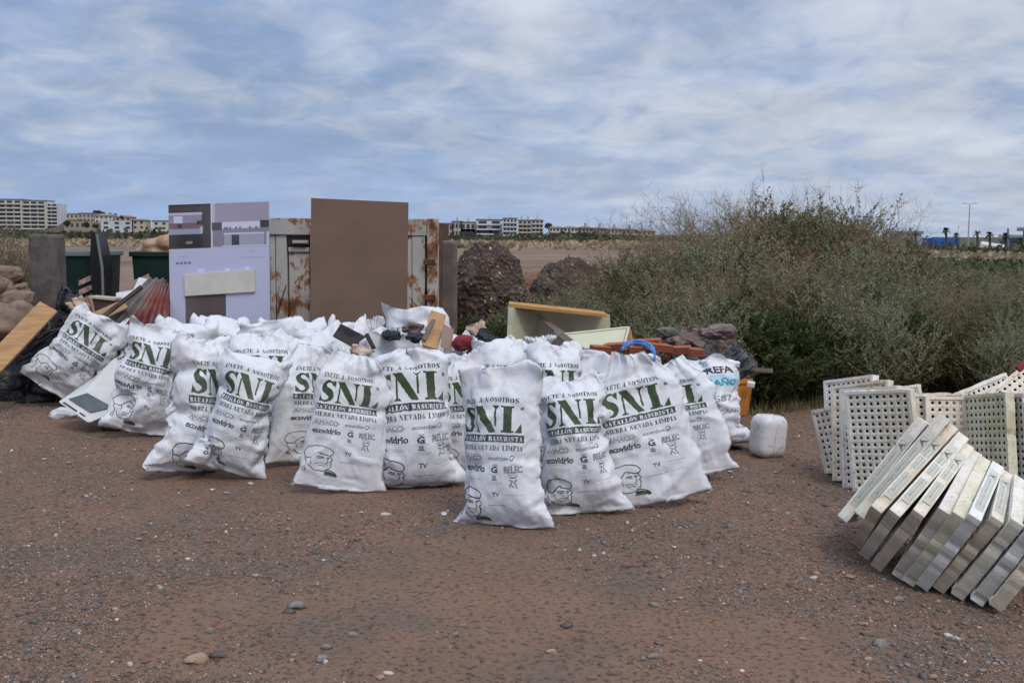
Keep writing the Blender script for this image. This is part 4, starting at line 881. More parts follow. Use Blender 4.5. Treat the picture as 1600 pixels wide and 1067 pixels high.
soft('cardboard_scrap', 'torn tan cardboard scrap right of the red bundle', 'cardboard', at(749, 524, 7.2), .10, .2, 'crease', TAN, (-.4, 0, 1), 0, 12)
soft('black_bag', 'black bag sagging between the cardboard scrap and the crumpled sacks', 'bag', at(757, 540, 7.1), .14, .22, 'crease', BLACKBAG, (.5, 0, 1), 0, 13)
# cream drawer cabinet
CREAM = mat('cream_board', (.55, .53, .38), (.46, .44, .32), 4, .6, .15); CREAM2 = mat('cream_board_bright', (.62, .61, .42), (.56, .55, .40), 4, .55); CHIP = woodmat('orange_chipboard', (.52, .28, .09), (.40, .20, .07), 5)
def cabinet():
    Y = 8.9; P = lambda a, b, y=0.: at(a, b, Y + y)
    t = thing('broken_cabinet', 'broken cream cabinet lying open behind the sacks under the bush', 'cabinet', P(850, 560))
    def qs(name, q, th, m): v = MB(); v.quadslab(*q, th); v.build(name, m, t, bevel=.002)
    qs('top_board', [P(795, 480, 0), P(949, 496, 0), P(949, 491, .0), P(795, 474.5, 0)], .34, CHIP)
    qs('left_board', [P(790, 570, 0), P(800, 570, 0), P(804, 481, 0), P(794, 480, 0)], .34, CREAM)
    qs('side_lining', [P(800.5, 570, .01), P(842, 570, .34), P(838, 487, .34), P(805, 482, .01)], .01, CREAM)
    qs('back_board', [P(800, 570, .36), P(955, 575, .36), P(953, 492, .36), P(800, 478, .36)], .02, CREAM)
    qs('loose_shelf', [P(836, 492, .1), P(880, 528, -.05), P(902, 532, -.05), P(842, 490, .1)], .02, GREYW)
    qs('loose_shelf', [P(834, 540, .2), P(862, 540, .2), P(860, 527, .2), P(834, 526, .2)], .02, CREAM2)
cabinet()
def board2():
    Y = 8.35; P = lambda a, b, y=0.: at(a, b, Y + y); t = thing('cream_drawer', 'pale cream drawer front with an orange chipboard end lying on the heap', 'drawer', P(930, 545))
    def qs(name, q, th, m): v = MB(); v.quadslab(*q, th); v.build(name, m, t, bevel=.002)
    qs('drawer_front', [P(886, 546, 0), P(973, 541, -.1), P(981, 512, .05), P(884, 522, .12)], .02, CREAM2)
    qs('end_panel', [P(973.5, 541, -.1), P(991, 540, .25), P(986, 514, .3), P(982, 510.5, .05)], .012, CHIP); qs('rim', [P(973, 541.5, -.11), P(976.5, 541.5, -.11), P(984.5, 510.5, .04), P(981, 510.5, .04)], .02, WHT)
    qs('upper_edge', [P(882, 522.5, .11), P(981, 512, .04), P(982, 509.5, .05), P(882, 520, .12)], .02, CREAM2)
board2()
plank('grey_plank', 'weathered grey brown plank sliding down in front of the broken cabinet', 'plank', at(868, 516, 8.2), at(922, 556, 7.7), .05, .02, GREYW)
# terracotta
TER = mat('terracotta', (.40, .13, .06), (.30, .10, .05), 8, .85, .4)
for k, (px, py, w, r, lab) in enumerate([(938, 546, .14, 4, 'leftmost terracotta brick in the row behind the blue strap'), (962, 542, .18, -6, 'terracotta brick left of the blue strap'), (1000, 547, .2, 3, 'terracotta brick lying under the blue strap'), (1030, 543, .18, 8, 'terracotta brick right of the blue strap'),
                                     (1062, 547, .17, -4, 'terracotta brick above the PREFA bag'), (1012, 536, .2, -5, 'uppermost terracotta brick in the row'), (1085, 550, .12, 5, 'rightmost terracotta brick next to the rubble')]):
    c = at(px, py, 7.9 + .05 * (k % 3)); t = thing('terracotta_brick', lab, 'brick', c); Rm = Matrix.Rotation(R(r), 3, 'Y') @ Matrix.Rotation(R(r * 3), 3, 'Z')
    m = MB(); m.box(c, (w, .12, .06), Rm); m.build('body', TER, t, bevel=.008)
    m = MB()
    for s in (-.02, 0, .02): m.box(c + Rm @ Vector((0, -.062, s)), (w * .96, .008, .006), Rm)
    m.build('grooves', mat('terracotta_dark', (.2, .06, .03)) if k == 0 else bpy.data.materials['terracotta_dark'], t)
BLUE = mat('blue_webbing', (.06, .17, .50), (.10, .26, .60), 12, .6)
m = MB(); pts = catmull([tuple(at(x, y, z)) for x, y, z in ((972, 547, 5.95), (976, 541, 6.0), (990, 536, 6.05), (1006, 538, 6.0), (1018, 545, 5.9), (1023, 556, 5.85), (1021, 564, 5.83))], 6)
m.tube(pts, [.008 + .003 * math.sin(i * .8) for i in range(len(pts))], 6); m.tube([p + Vector((.004 * (i % 3), .02, .012)) for i, p in enumerate(map(Vector, pts[3:32]))], .007, 6); m.tube([p + Vector((0, .035, -.006)) for p in map(Vector, pts[0:26])], .007, 6)
tag(m.build('blue_strap', BLUE, smooth=True, loc=at(1000, 545, 6)), 'looped bright blue strap tied round the peak of the big leaning sack', 'strap')
# rubble heap on the right
c = at(1100, 560, 8.6); boulder('rubble_heap', 'heap of stony rubble and dusty rags right behind the PREFA bag', 'rubble heap', 1098, 575, 8.9, .42, .36, 121, CG2, 900)
RG = [('dusty brown rag draped over the left side of the rubble heap', 1060, 532, .3, (.22, .16, .13), (.9, 0, .25)), ('grey rag lying across the middle of the rubble heap', 1090, 553, .34, (.16, .16, .17), (.9, 0, -.4)), ('pinkish brown crumpled rag on top of the rubble heap', 1120, 520, .26, (.27, .20, .18), (.8, 0, .3)), ('greenish grey rag at the left foot of the rubble heap', 1045, 520, .2, (.17, .17, .14), (.4, 0, .8)), ('brown paper sack flattened above the grey plastic bag', 1128, 562, .26, (.24, .14, .09), (.9, 0, -.3))]
for k, (lab, px, py, w, col, tl) in enumerate(RG): lumpy_rock('rag', lab, 'rag', at(px, py, 8.45), (w * .5, w * .35, w * .2), 220 + k, mat('rag_cloth', col, tuple(q * .5 for q in col), 9, .95, .8, 30), 4, .34, 3.2)
soft('grey_plastic_bag', 'torn dark grey plastic bag caught on the wooden stick', 'plastic bag', at(1148, 573, 8.1), .2, .26, 'crease', GREYBAG, (.7, 0, -.7), 0, 31)
plank('wooden_stick', 'broken wooden stick poking out to the right over the orange crate', 'stick', at(1150, 576, 8.15), at(1206, 579, 8.0), .035, .03, GREYW)
plank('wooden_stick', 'short brown log lying slantwise on the rubble heap', 'log', at(1062, 518, 8.4), at(1100, 540, 8.3), .06, .05, GREYW)
OC = mat('orange_plastic', (.52, .19, .025), (.42, .14, .02), 5, .55, spec=.4)
def crate():
    Y = 8.05; P = lambda a, b, y=0.: at(a, b, Y + y); t = thing('orange_crate', 'open orange plastic crate standing behind the PREFA bag', 'crate', P(1158, 650, .1))
    def qs(name, q, th, m=OC): v = MB(); v.quadslab(*q, th); v.build(name, m, t, bevel=.004)
    qs('front_wall', [P(1134, 649), P(1165, 649), P(1170, 597), P(1134, 597)], .012); qs('side_wall', [P(1165.5, 649, 0), P(1170, 641, .3), P(1177, 592, .3), P(1170.5, 597, 0)], .012); qs('back_wall', [P(1134, 641, .31), P(1170, 641, .31), P(1176, 592, .31), P(1136, 592, .31)], .012)
    qs('rim', [P(1132, 600, -.012), P(1171, 600, -.012), P(1172, 594, -.012), P(1132, 594, -.012)], .02)
crate()
foam('white paper flap sticking out to the right of the orange crate', [(1168, 597, 0), (1180, 599, 0), (1180, 596, .05), (1168, 594, .05)], 7.95)
def shovel():
    a, b = at(1103, 676, 6.75), gnd(1140, 704); t = thing('old_shovel', 'old shovel lying with its blade on the dirt by the PREFA bag', 'shovel', b); m = MB(); m.tube([a, a.lerp(b, .5), b + Vector((0, 0, .03))], [.018, .019, .016], 8); m.build('handle', GREYW, t, smooth=True)
    d = (b - a).normalized(); s = d.cross(Vector((0, 0, 1))).normalized(); b2 = b + Vector((0, 0, .035)); v = MB()
    P = [b2 - s * .05, b2 + s * .05, b2 + s * .075 + d * .08, b2 + s * .06 + d * .16, b2 + d * .2, b2 - s * .06 + d * .16, b2 - s * .075 + d * .08]; P = [Vector((p.x, p.y, max(.012, p.z))) for p in P]; Q = [p + Vector((0, 0, -.004)) for p in P]; n = 7
    v.add(P + Q, [tuple(range(n - 1, -1, -1)), tuple(range(n, 2 * n))] + [(i, (i + 1) % n, n + (i + 1) % n, n + i) for i in range(n)]); v.build('blade', mat('old_steel', (.10, .09, .085), (.06, .05, .045), 12, .6), t)
shovel()
soft('clear_bag', 'dirty grey plastic sheet on the ground beneath the PREFA bag', 'plastic sheet', gnd(1112, 705) + Vector((0, .15, .06)), .2, .3, 'crease', mat('dull_grey_plastic', (.30, .30, .31), (.22, .21, .2), 8, .5, .4), (1, .3, .1), 0, 33)

# ------------------------------------------------------------------ foam seed trays
def traymat(nm, c, d, dirt):
    n = NT(nm); w = n.noise(4, 6, .68, dist=.6); v = n.noise(22, 5, .7); col = n.mix(n.ramp(w, .36, .66), c, d); col = n.mix(n.ramp(v, .52, .70, 0, dirt), col, (.17, .13, .075))
    oi = n.N('ShaderNodeObjectInfo'); col = n.mix(n.math('MULTIPLY', oi.outputs['Random'], .3), col, d)
    st = n.noise(3, 5, .7, stretch=(1.1, 16, 16)); col = n.mix(n.ramp(st, .50, .60, 0, .45), col, (.74, .70, .58)); col = n.mix(n.ramp(st, .63, .71, 0, .6), col, (.48, .31, .17)); col = n.mix(n.ramp(n.noise(4, 5, .7, stretch=(1.3, 20, 20)), .62, .70, 0, .5), col, (.34, .28, .19))
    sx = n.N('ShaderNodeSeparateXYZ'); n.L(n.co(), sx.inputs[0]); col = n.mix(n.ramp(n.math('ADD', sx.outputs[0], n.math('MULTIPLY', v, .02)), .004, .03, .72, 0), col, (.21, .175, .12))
    col = n.mix(n.ramp(n.noise(60, 3, .7), .64, .70, 0, .8), col, (.10, .085, .06)); n.color(col).rough(.85).spec(.2); n.normal(n.bump(v, .4, .004, n.bump(n.noise(160, 2), .4, .002))); return n.m
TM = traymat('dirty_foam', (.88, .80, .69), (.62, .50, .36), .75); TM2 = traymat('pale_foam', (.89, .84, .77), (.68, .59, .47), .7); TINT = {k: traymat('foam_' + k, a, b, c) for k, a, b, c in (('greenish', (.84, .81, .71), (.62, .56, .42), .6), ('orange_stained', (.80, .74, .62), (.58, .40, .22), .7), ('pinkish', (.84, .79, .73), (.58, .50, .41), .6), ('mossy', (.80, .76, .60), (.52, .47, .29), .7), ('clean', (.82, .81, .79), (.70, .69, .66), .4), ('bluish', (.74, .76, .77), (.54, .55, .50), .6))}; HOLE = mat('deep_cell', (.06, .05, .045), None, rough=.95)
def edge_print():
    c = Canvas(.42, .045, 1300, (.80, .78, .68)); K = (.06, .12, .12); g = (.22, .32, .28)
    c.stroke([(.02, .006), (.38, .006), (.38, .039), (.02, .039), (.02, .006)], .0022, g); c.sans('A', .34, .37, .011, .024, K, 1., .002); c.sans('BANDEJA SEMILLERO', .04, .32, .018, .013, g, .9, .0006); c.sans('poliestireno', .06, .25, .010, .005, g, .7); return c.image('tray_stamp')
STAMP = img_mat('stamped_edge', edge_print(), .85, .8, weave=False, dirtc=(.25, .21, .13))
TL_, TH_, TT_ = .60, .415, .054
def tray_mesh(nx=14, nz=9, seed=0):
    L, H, T = TL_, TH_, TT_; m = MB(); bx, bz = .02, .0225; cw, ch = (L - 2 * bx) / nx, (H - 2 * bz) / nz
    # worn outline: the edge wanders and has bites taken out of it
    X0, X1, Z0, Z1 = bx, L - bx, bz, H - bz; e = .006; rg_ = random.Random(seed); K = 18
    def wear(u, hi=.0035): return rg_.uniform(0, hi) + (rg_.uniform(.006, .013) if rg_.random() < .07 else 0)
    cor = [(0, 0), (L, 0), (L, H), (0, H)]; inn = [(X0, Z0), (X1, Z0), (X1, Z1), (X0, Z1)]; out = []; inr = []
    for q in range(4):
        a, b, c, d = cor[q], cor[(q + 1) % 4], inn[q], inn[(q + 1) % 4]
        nx_, nz_ = (0, 1) if q == 0 else (-1, 0) if q == 1 else (0, -1) if q == 2 else (1, 0)
        for k in range(K): u = k / K; w = wear(u) if k else .002; out.append((a[0] + (b[0] - a[0]) * u + nx_ * w + (0 if k else (.003 if a[0] == 0 else -.003)), a[1] + (b[1] - a[1]) * u + nz_ * w)); inr.append((c[0] + (d[0] - c[0]) * u, c[1] + (d[1] - c[1]) * u))
    N_ = len(out); V = [(x, 0, z) for x, z in out] + [(x, T, z) for x, z in out] + [(x, .0, z) for x, z in inr] + [(x, T, z) for x, z in inr] + [(x, e, z) for x, z in inr] + [(x, T - e, z) for x, z in inr]; F = []
    for k in range(N_):
        p = (k + 1) % N_; F += [(k, N_ + k, N_ + p, p), (k, p, 2 * N_ + p, 2 * N_ + k), (N_ + p, N_ + k, 3 * N_ + k, 3 * N_ + p), (2 * N_ + k, 2 * N_ + p, 4 * N_ + p, 4 * N_ + k), (3 * N_ + p, 3 * N_ + k, 5 * N_ + k, 5 * N_ + p)]
    m.add(V, F)
    for i in range(nx):
        for j in range(nz):
            x0, z0 = X0 + i * cw, Z0 + j * ch; cx, cz = x0 + cw / 2, z0 + ch / 2; r = .0095; y = e
            sq = [(x0, y, z0), (cx, y, z0), (x0 + cw, y, z0), (x0 + cw, y, cz), (x0 + cw, y, z0 + ch), (cx, y, z0 + ch), (x0, y, z0 + ch), (x0, y, cz)]
            o = [(cx + r * math.cos(a), y + .003, cz + r * math.sin(a)) for a in [math.pi * (1.25 + k * .25) for k in range(8)]]; d = [(p[0], y + .02, p[2]) for p in o]
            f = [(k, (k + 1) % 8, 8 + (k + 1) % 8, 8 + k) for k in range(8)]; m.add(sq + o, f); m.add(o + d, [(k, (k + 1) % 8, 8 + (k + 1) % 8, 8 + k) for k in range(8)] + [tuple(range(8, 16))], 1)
            y = T - e; s = .005; a4 = [(x0, y, z0), (x0, y, z0 + ch), (x0 + cw, y, z0 + ch), (x0 + cw, y, z0)]; b4 = [(x0 + s, y, z0 + s), (x0 + s, y, z0 + ch - s), (x0 + cw - s, y, z0 + ch - s), (x0 + cw - s, y, z0 + s)]
            k4 = .011; c4 = [(cx - k4, y - .018, cz - k4), (cx - k4, y - .018, cz + k4), (cx + k4, y - .018, cz + k4), (cx + k4, y - .018, cz - k4)]
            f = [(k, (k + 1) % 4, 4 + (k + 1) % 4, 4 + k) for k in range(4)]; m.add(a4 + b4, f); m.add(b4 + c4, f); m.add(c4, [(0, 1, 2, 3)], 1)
    return m
_tm = None
def tray(label, M, F, G, m, stamp=False, group='foam seed trays in the fanned stacks'):
    """M shared corner, F far end of the long edge, G end of the short edge"""
    global _tm
    M, F, G = Vector(M), Vector(F), Vector(G); e1 = (F - M).normalized(); e3 = G - M; e3 = (e3 - e1 * e3.dot(e1)).normalized(); n = e1.cross(e3)
    # local x = long edge, local z = up the short edge towards M, local y = thickness
    X, Z = e1, -e3; Yv = Z.cross(X); org = M - Z * TH_
    if _tm is None:
        _tm = {}
        for q in range(4):
            o = tray_mesh(seed=q).build('cells', [TM, HOLE]); me0 = o.data; bpy.data.objects.remove(o)
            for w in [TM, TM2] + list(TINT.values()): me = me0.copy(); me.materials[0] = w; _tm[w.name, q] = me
    t = thing('seed_tray', label, 'seed tray', org, group); t.rotation_mode = 'QUATERNION'; t.rotation_quaternion = Matrix((X, Yv, Z)).transposed().to_quaternion()
    link('cell_block', _tm[m.name, rnd.randrange(4)], t)
    v = MB(); v.add([(.09, .008, TH_ - .0005), (TL_ - .09, .008, TH_ - .0005), (TL_ - .09, TT_ - .008, TH_ - .0005), (.09, TT_ - .008, TH_ - .0005)], [(0, 1, 2, 3)])
    if stamp: v.build('stamped_edge', STAMP, loc=(0, 0, 0), uvs=[(0, 0), (1, 0), (1, 1), (0, 1)]).parent = t
    return t
def far_g(M_, px, a=TH_):
    O = Vector((0, 0, CAM_H)); d = ray(*px); q = O - M_; A, B, Cc = d.dot(d), 2 * d.dot(q), q.dot(q) - a * a; return O + d * ((-B + math.sqrt(max(0, B * B - 4 * A * Cc))) / 2 / A)
def mk(mp, Y, fp, gp):
    M_ = at(*mp, Y); Fp = far_g(M_, fp, TL_); return M_, Fp, far_g(M_, gp)
FR = [ # M, F, G measured corners of the front fan
 (*mk((1322, 818), 4.86, (1459, 650), (1326, 832)), 'outermost printed tray on the left of the front fan'),
 (*mk((1348, 812), 4.74, (1485, 656), (1330, 850)), 'greenish tray second from the left in the front fan'),
 (*mk((1376, 803), 4.56, (1498, 669), (1332, 872)), 'orange stained tray, third from the left in the front fan')]
def solve(g, m, f, a=TH_, b=TL_):
    G = gnd(*g); O = Vector((0, 0, CAM_H)); best = None
    dm, df = ray(*m), ray(*f); q = O - G; A, B, Cc = dm.dot(dm), 2 * dm.dot(q), q.dot(q) - a * a; D = max(0, B * B - 4 * A * Cc); Mp = O + dm * ((-B - math.sqrt(D)) / 2 / A)
    q = O - Mp; A, B, Cc = df.dot(df), 2 * df.dot(q), q.dot(q) - b * b; D = max(0, B * B - 4 * A * Cc); return Mp, O + df * ((-B + math.sqrt(D)) / 2 / A), G
cz = lambda p: (1300 + p[0] / 3.137, 640 + p[1] / 3.137)
FL = ['fourth tray of the front fan, just before the first dark gap', 'tray standing alone between the two dark gaps of the front fan', 'tray with pinkish lower end right after the second dark gap', 'mossy yellowish tray next to the middle of the front fan', 'cleanest and whitest tray of the front fan', 'cream tray right of the clean white one in the front fan', 'grey green tray third from the right in the front fan', 'bluish white tray second from the right in the front fan', 'rightmost tray of the front fan, cut off by the picture edge']
for (g, m_, f), lab in zip([((150, 770), (330, 530), (675, 140)), ((220, 820), (450, 530), (700, 185)), ((330, 870), (580, 520), (740, 220)), ((390, 890), (650, 540), (780, 250)), ((450, 930), (730, 550), (845, 280)), ((540, 960), (840, 560), (890, 320)), ((640, 990), (940, 575), (950, 345)), ((740, 1015), (1045, 590), (1010, 372)), ((830, 1042), (1150, 605), (1075, 398))], FL):
    FR.append((*solve(cz(g), cz(m_), cz(f)), lab))
FT = [TM2, TINT['greenish'], TINT['orange_stained'], TM2, TM, TINT['pinkish'], TINT['mossy'], TINT['clean'], TM, TINT['greenish'], TINT['bluish'], TM]
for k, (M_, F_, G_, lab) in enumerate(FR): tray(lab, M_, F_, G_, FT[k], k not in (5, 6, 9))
def tray2(lab, b, t, az, m=TM, leanY=0., swap=False, roll=0.):
    """standing tray of the rear fan: b ground pixel, t top pixel of the near vertical edge, az direction of the receding edge"""
    G = gnd(*b); T = at(t[0], t[1], G.y + leanY); A = (T - G).normalized(); D = Vector((math.cos(R(az)), math.sin(R(az)), math.sin(R(roll)))); D = (D - A * D.dot(A)).normalized()
    if swap: T = G + A * TL_; return tray(lab, T, G, T + D * TH_, m) # long edge upright
    T = G + A * TH_; return tray(lab, T, T + D * TL_, G, m)
def tray3(lab, b, t, az, m=TM, leanY=0., roll=0.):
    """long edge upright"""
    G = gnd(*b); T = at(t[0], t[1], G.y + leanY); A = (T - G).normalized(); D = Vector((math.cos(R(az)), math.sin(R(az)), math.sin(R(roll)))); D = (D - A * D.dot(A)).normalized()
    T = G + A * TL_; return tray(lab, T + D * TH_, G + D * TH_, T, m) if False else tray(lab, G, T, G + D * TH_, m)
tray2('low slanted tray showing its square cells at the far left of the rear fan', (1288, 741), (1264, 634), -55, TM, .1)
tray3('tallest tray of the rear fan, its rounded corner highest on the left', (1291, 740), (1286, 596), -62, TM2, .15)
tray3('tray close behind the tallest one in the rear fan', (1300, 752), (1298, 606), -56, TINT['orange_stained'], .18, -3)
tray3('third upright tray of the rear fan with a brown stained rim', (1316, 762), (1311, 610), -56, TM2, .12)
tray3('slim edge-on tray in the middle of the rear fan', (1332, 768), (1318, 626), -44, TINT['greenish'], .05, 4)
tray3('tray facing forwards with sharp round holes in the rear fan', (1352, 764), (1332, 638), -18, TM2, .18, -4)
tray3('wide tray full of round holes behind the front fan', (1404, 776), (1392, 616), -12, TM, .14, -5)
tray3('holed tray filling the gap behind the printed front trays', (1450, 780), (1446, 626), -4, TM, .12, -4)
tray3('greenish yellow tray seen edge-on in the rear fan', (1508, 778), (1501, 612), -80, TINT['mossy'], .12)
tray3('white tray seen edge-on right of the yellowish one', (1532, 780), (1524, 612), -78, TM2, .12)
tray3('big leaning tray with many holes at the right edge', (1562, 790), (1543, 632), -28, TM, .18, 12)
def loose(lab, m_, f_, Y, dY, m, lean=.1):
    M_, Fp = at(*m_, Y), at(*f_, Y + dY); tray(lab, M_, Fp, M_ + Vector((0, -lean, -TH_)), m)
loose('tray tipped up to the right with a row of slots on its edge', (1456, 630), (1546, 592), 6.45, .15, TM2, .15)
loose('second tipped up tray lying close against the slotted one', (1486, 630), (1572, 598), 6.3, .1, TM, .12)
loose('upper tray at the right edge resting on the leaning ones', (1532, 622), (1612, 560), 6.35, .1, TM, .3)
plank('red_edging', 'scrap of red plastic behind the uppermost tray at the right edge', 'plastic scrap', at(1592, 576, 6.1), at(1612, 562, 6.15), .04, .02, RED)

# ------------------------------------------------------------------ vegetation
def leafmat(nm, c1, c2, c3, rough=.75):
    n = NT(nm); oi = n.N('ShaderNodeObjectInfo'); g = n.noise(26, 3, .7); c = n.mix(n.ramp(g, .35, .65), c1, c2); c = n.mix(n.ramp(n.noise(3.2, 3, .6), .45, .65, 0, .8), c, c3)
    c = n.mix(n.math('MULTIPLY', oi.outputs['Random'], .5), c, c3); n.color(c).rough(rough).spec(.06)
    tr = n.N('ShaderNodeBsdfTranslucent'); n.L(c if not isinstance(c, tuple) else None, tr.inputs[0]); ms = n.N('ShaderNodeMixShader'); ms.inputs[0].default_value = .22
    o = n.t.nodes['Material Output']; n.L(n.b.outputs[0], ms.inputs[1]); n.L(tr.outputs[0], ms.inputs[2]); n.L(ms.outputs[0], o.inputs[0]); return n.m
LM = {'salt': leafmat('saltbush_leaf', (.30, .298, .175), (.185, .20, .10), (.34, .325, .21)), 'olive': leafmat('olive_leaf', (.145, .145, .045), (.10, .108, .032), (.19, .165, .07)),
      'dry': leafmat('dry_stalk', (.38, .29, .18), (.28, .21, .125), (.44, .34, .23)), 'dark': leafmat('deep_green_leaf', (.06, .085, .03), (.085, .11, .04), (.06, .07, .028)),
      'rusty': leafmat('rusty_leaf', (.22, .115, .045), (.15, .09, .035), (.17, .13, .05)), 'straw': leafmat('straw', (.42, .33, .19), (.32, .25, .15), (.36, .29, .18))}
TWIG = mat('twig_bark', (.16, .125, .09), (.10, .08, .06), 30, .9)
def shrub_proto(kind, seed, n_main=46, height=1.0, spread=.75, n_twig=14, n_leaf=16, leaf=.022, up=.8, thin=.006, leafw=.35, wisp=0., tw=(.08, .26)):
    rg = np.random.default_rng(seed); SV = []; SF = []; LV = []; LF = []; ns = 0
    def strip(P, r0, r1):
        nonlocal ns
        k = len(P); t = np.linspace(0, 1, k)[:, None]; d = np.gradient(P, axis=0); d /= np.linalg.norm(d, axis=1)[:, None] + 1e-9
        a = np.cross(d, rg.normal(size=3)); a /= np.linalg.norm(a, axis=1)[:, None] + 1e-9; b = np.cross(d, a); r = r0 + (r1 - r0) * t
        V = np.stack([P + a * r, P - a * r * .5 + b * r * .87, P - a * r * .5 - b * r * .87], 1).reshape(-1, 3); SV.append(V)
        for i in range(k - 1):
            for j in range(3): SF.append((ns + i * 3 + j, ns + i * 3 + (j + 1) % 3, ns + (i + 1) * 3 + (j + 1) % 3, ns + (i + 1) * 3 + j))
        ns += 3 * k
    anchors = []
    for i in range(n_main):
        az = rg.uniform(0, 2 * math.pi); rad = spread * rg.uniform(.15, 1) ; h = height * rg.uniform(.55, 1.0) * (1 - .35 * (rad / spread) ** 2)
        p0 = np.array([math.cos(az), math.sin(az), 0]) * rad * .18; p2 = np.array([math.cos(az) * rad, math.sin(az) * rad, h]); p1 = p0 * .6 + p2 * .4 + np.array([-math.cos(az) * .05, -math.sin(az) * .05, h * (.25 + .1 * up)])
        t = np.linspace(0, 1, 8)[:, None]; P = (1 - t) ** 2 * p0 + 2 * t * (1 - t) * p1 + t ** 2 * p2 + np.cumsum(rg.normal(0, .008, (8, 3)), 0); strip(P, thin, thin * .3)
        for k in range(n_twig):
            s = rg.uniform(.25, 1); q = P[int(s * 7)]; d = rg.normal(0, 1, 3) * np.array([1, 1, .7]); d[2] = abs(d[2]) * up + .15; d /= np.linalg.norm(d); ln = rg.uniform(*tw) * height * (1.2 - .5 * s)
            tt = np.linspace(0, 1, 5)[:, None]; Q = q + d * ln * tt + np.array([0, 0, ln * .25]) * tt ** 2 + rg.normal(0, .006, (5, 3)) * tt; strip(Q, thin * .4, thin * .15); anchors.append(Q)
    A = np.array(anchors); n = len(A); m = n_leaf; u = rg.uniform(.05, 1, (n, m)); i0 = np.minimum((u * 4).astype(int), 3); fr = (u * 4 - i0)[..., None]
    base = np.take_along_axis(A, i0[..., None], 1) * (1 - fr) + np.take_along_axis(A, i0[..., None] + 1, 1) * fr; base = base.reshape(-1, 3)
    d = rg.normal(0, 1, base.shape); d[:, 2] += .6; d /= np.linalg.norm(d, axis=1)[:, None]; s = np.cross(d, rg.normal(0, 1, base.shape)); s /= np.linalg.norm(s, axis=1)[:, None] + 1e-9; L = leaf * rg.uniform(.6, 1.5, (len(base), 1))
    V = np.stack([base, base + d * L * .5 + s * L * leafw, base + d * L, base + d * L * .5 - s * L * leafw], 1).reshape(-1, 3); k = np.arange(len(base))[:, None] * 4 + np.array([[0, 1, 2, 3]])
    if wisp:
        for i in range(int(wisp)):
            az = rg.uniform(0, 6.28); rr = rg.uniform(0, spread * .9); q = np.array([math.cos(az) * rr, math.sin(az) * rr, height * rg.uniform(.45, .8)]); d = np.array([math.cos(az) * .5 + rg.normal(0, .3), math.sin(az) * .3 + rg.normal(0, .3), 1.]); d /= np.linalg.norm(d)
            ln = height * rg.uniform(.15, .38); tt = np.linspace(0, 1, 6)[:, None]; Q = q + d * ln * tt + np.array([math.cos(az), math.sin(az), -.3]) * ln * .35 * tt ** 2 + rg.normal(0, .015, (6, 3)) * tt; strip(Q, thin * .35, thin * .12)
            for w in range(9): j = rg.integers(2, 6); dd = rg.normal(0, 1, 3); dd[2] = abs(dd[2]); strip(np.array([Q[j], Q[j] + dd * .03 * height, Q[j] + dd * .055 * height + np.array([0, 0, .02])]), thin * .22, thin * .1)
    o1 = np_mesh('stems', np.concatenate(SV), np.array(SF), LM['dry'] if kind == 'dry' else TWIG); o2 = np_mesh('foliage', V, k, LM[kind], smooth=False); r = (o1.data, o2.data); bpy.data.objects.remove(o1); bpy.data.objects.remove(o2); return r
PROTO = {'salt': [shrub_proto('salt', 1, n_main=46, leaf=.017, n_leaf=60, n_twig=9, tw=(.18, .42), leafw=.33), shrub_proto('salt', 2, n_main=44, leaf=.016, up=1.3, n_leaf=60, n_twig=9, tw=(.2, .46), leafw=.33)], 'olive': [shrub_proto('olive', 3, n_main=60, leaf=.02, n_leaf=18, n_twig=16), shrub_proto('olive', 4, n_main=60, leaf=.018, n_leaf=18, n_twig=16, wisp=40)],
         'dry': [shrub_proto('dry', 5, n_main=60, leaf=.012, n_leaf=7, n_twig=18, thin=.0045, wisp=90), shrub_proto('dry', 6, n_main=60, leaf=.013, n_leaf=9, n_twig=18, thin=.004, wisp=110)],
         'dark': [shrub_proto('dark', 7, n_main=50, leaf=.03, n_leaf=18)], 'rusty': [shrub_proto('rusty', 8, n_main=50, leaf=.02, n_leaf=15)],
         'straw': [shrub_proto('straw', 9, n_main=90, height=1, spread=.5, leaf=.03, n_leaf=5, n_twig=5, thin=.004, up=2, leafw=.08)]}
LAB = {'salt': ('saltbush', 'grey green saltbush with arching leafy branches, part of the big thicket on the right'), 'olive': ('broom_bush', 'dull olive green bush in the big thicket on the right'), 'dry': ('dry_bush', 'wispy dry brownish bush sticking out of the big thicket on the right'),
       'dark': ('green_bush', 'deep green leafy bush growing low behind the heap'), 'rusty': ('rusty_bush', 'rusty brown withered bush in the middle of the big thicket'), 'straw': ('grass_tuft', 'tuft of straw coloured dry grass on the bank at the left edge')}
def shrub(kind, x, y, s, rs, sz=1., label=None, group=None, z=None):
    rg = random.Random(rs); me = rg.choice(PROTO[kind]); nm, lab = LAB[kind]
    t = thing(nm, label or lab, 'bush' if kind != 'straw' else 'grass tuft', (x, y, (hz(x, y) if z is None else z) - .03), group or {'salt': 'saltbushes in the thicket', 'olive': 'olive bushes in the thicket', 'dry': 'dry bushes in the thicket', 'dark': 'green bushes behind the heap', 'rusty': 'withered bushes in the thicket', 'straw': 'dry grass tufts on the bank'}[kind])
    t.rotation_euler = (rg.uniform(-.12, .12), rg.uniform(-.12, .12), rg.uniform(0, 6.28)); t.scale = (s, s, s * sz)
    link('stems', me[0], t); link('foliage', me[1], t); return t
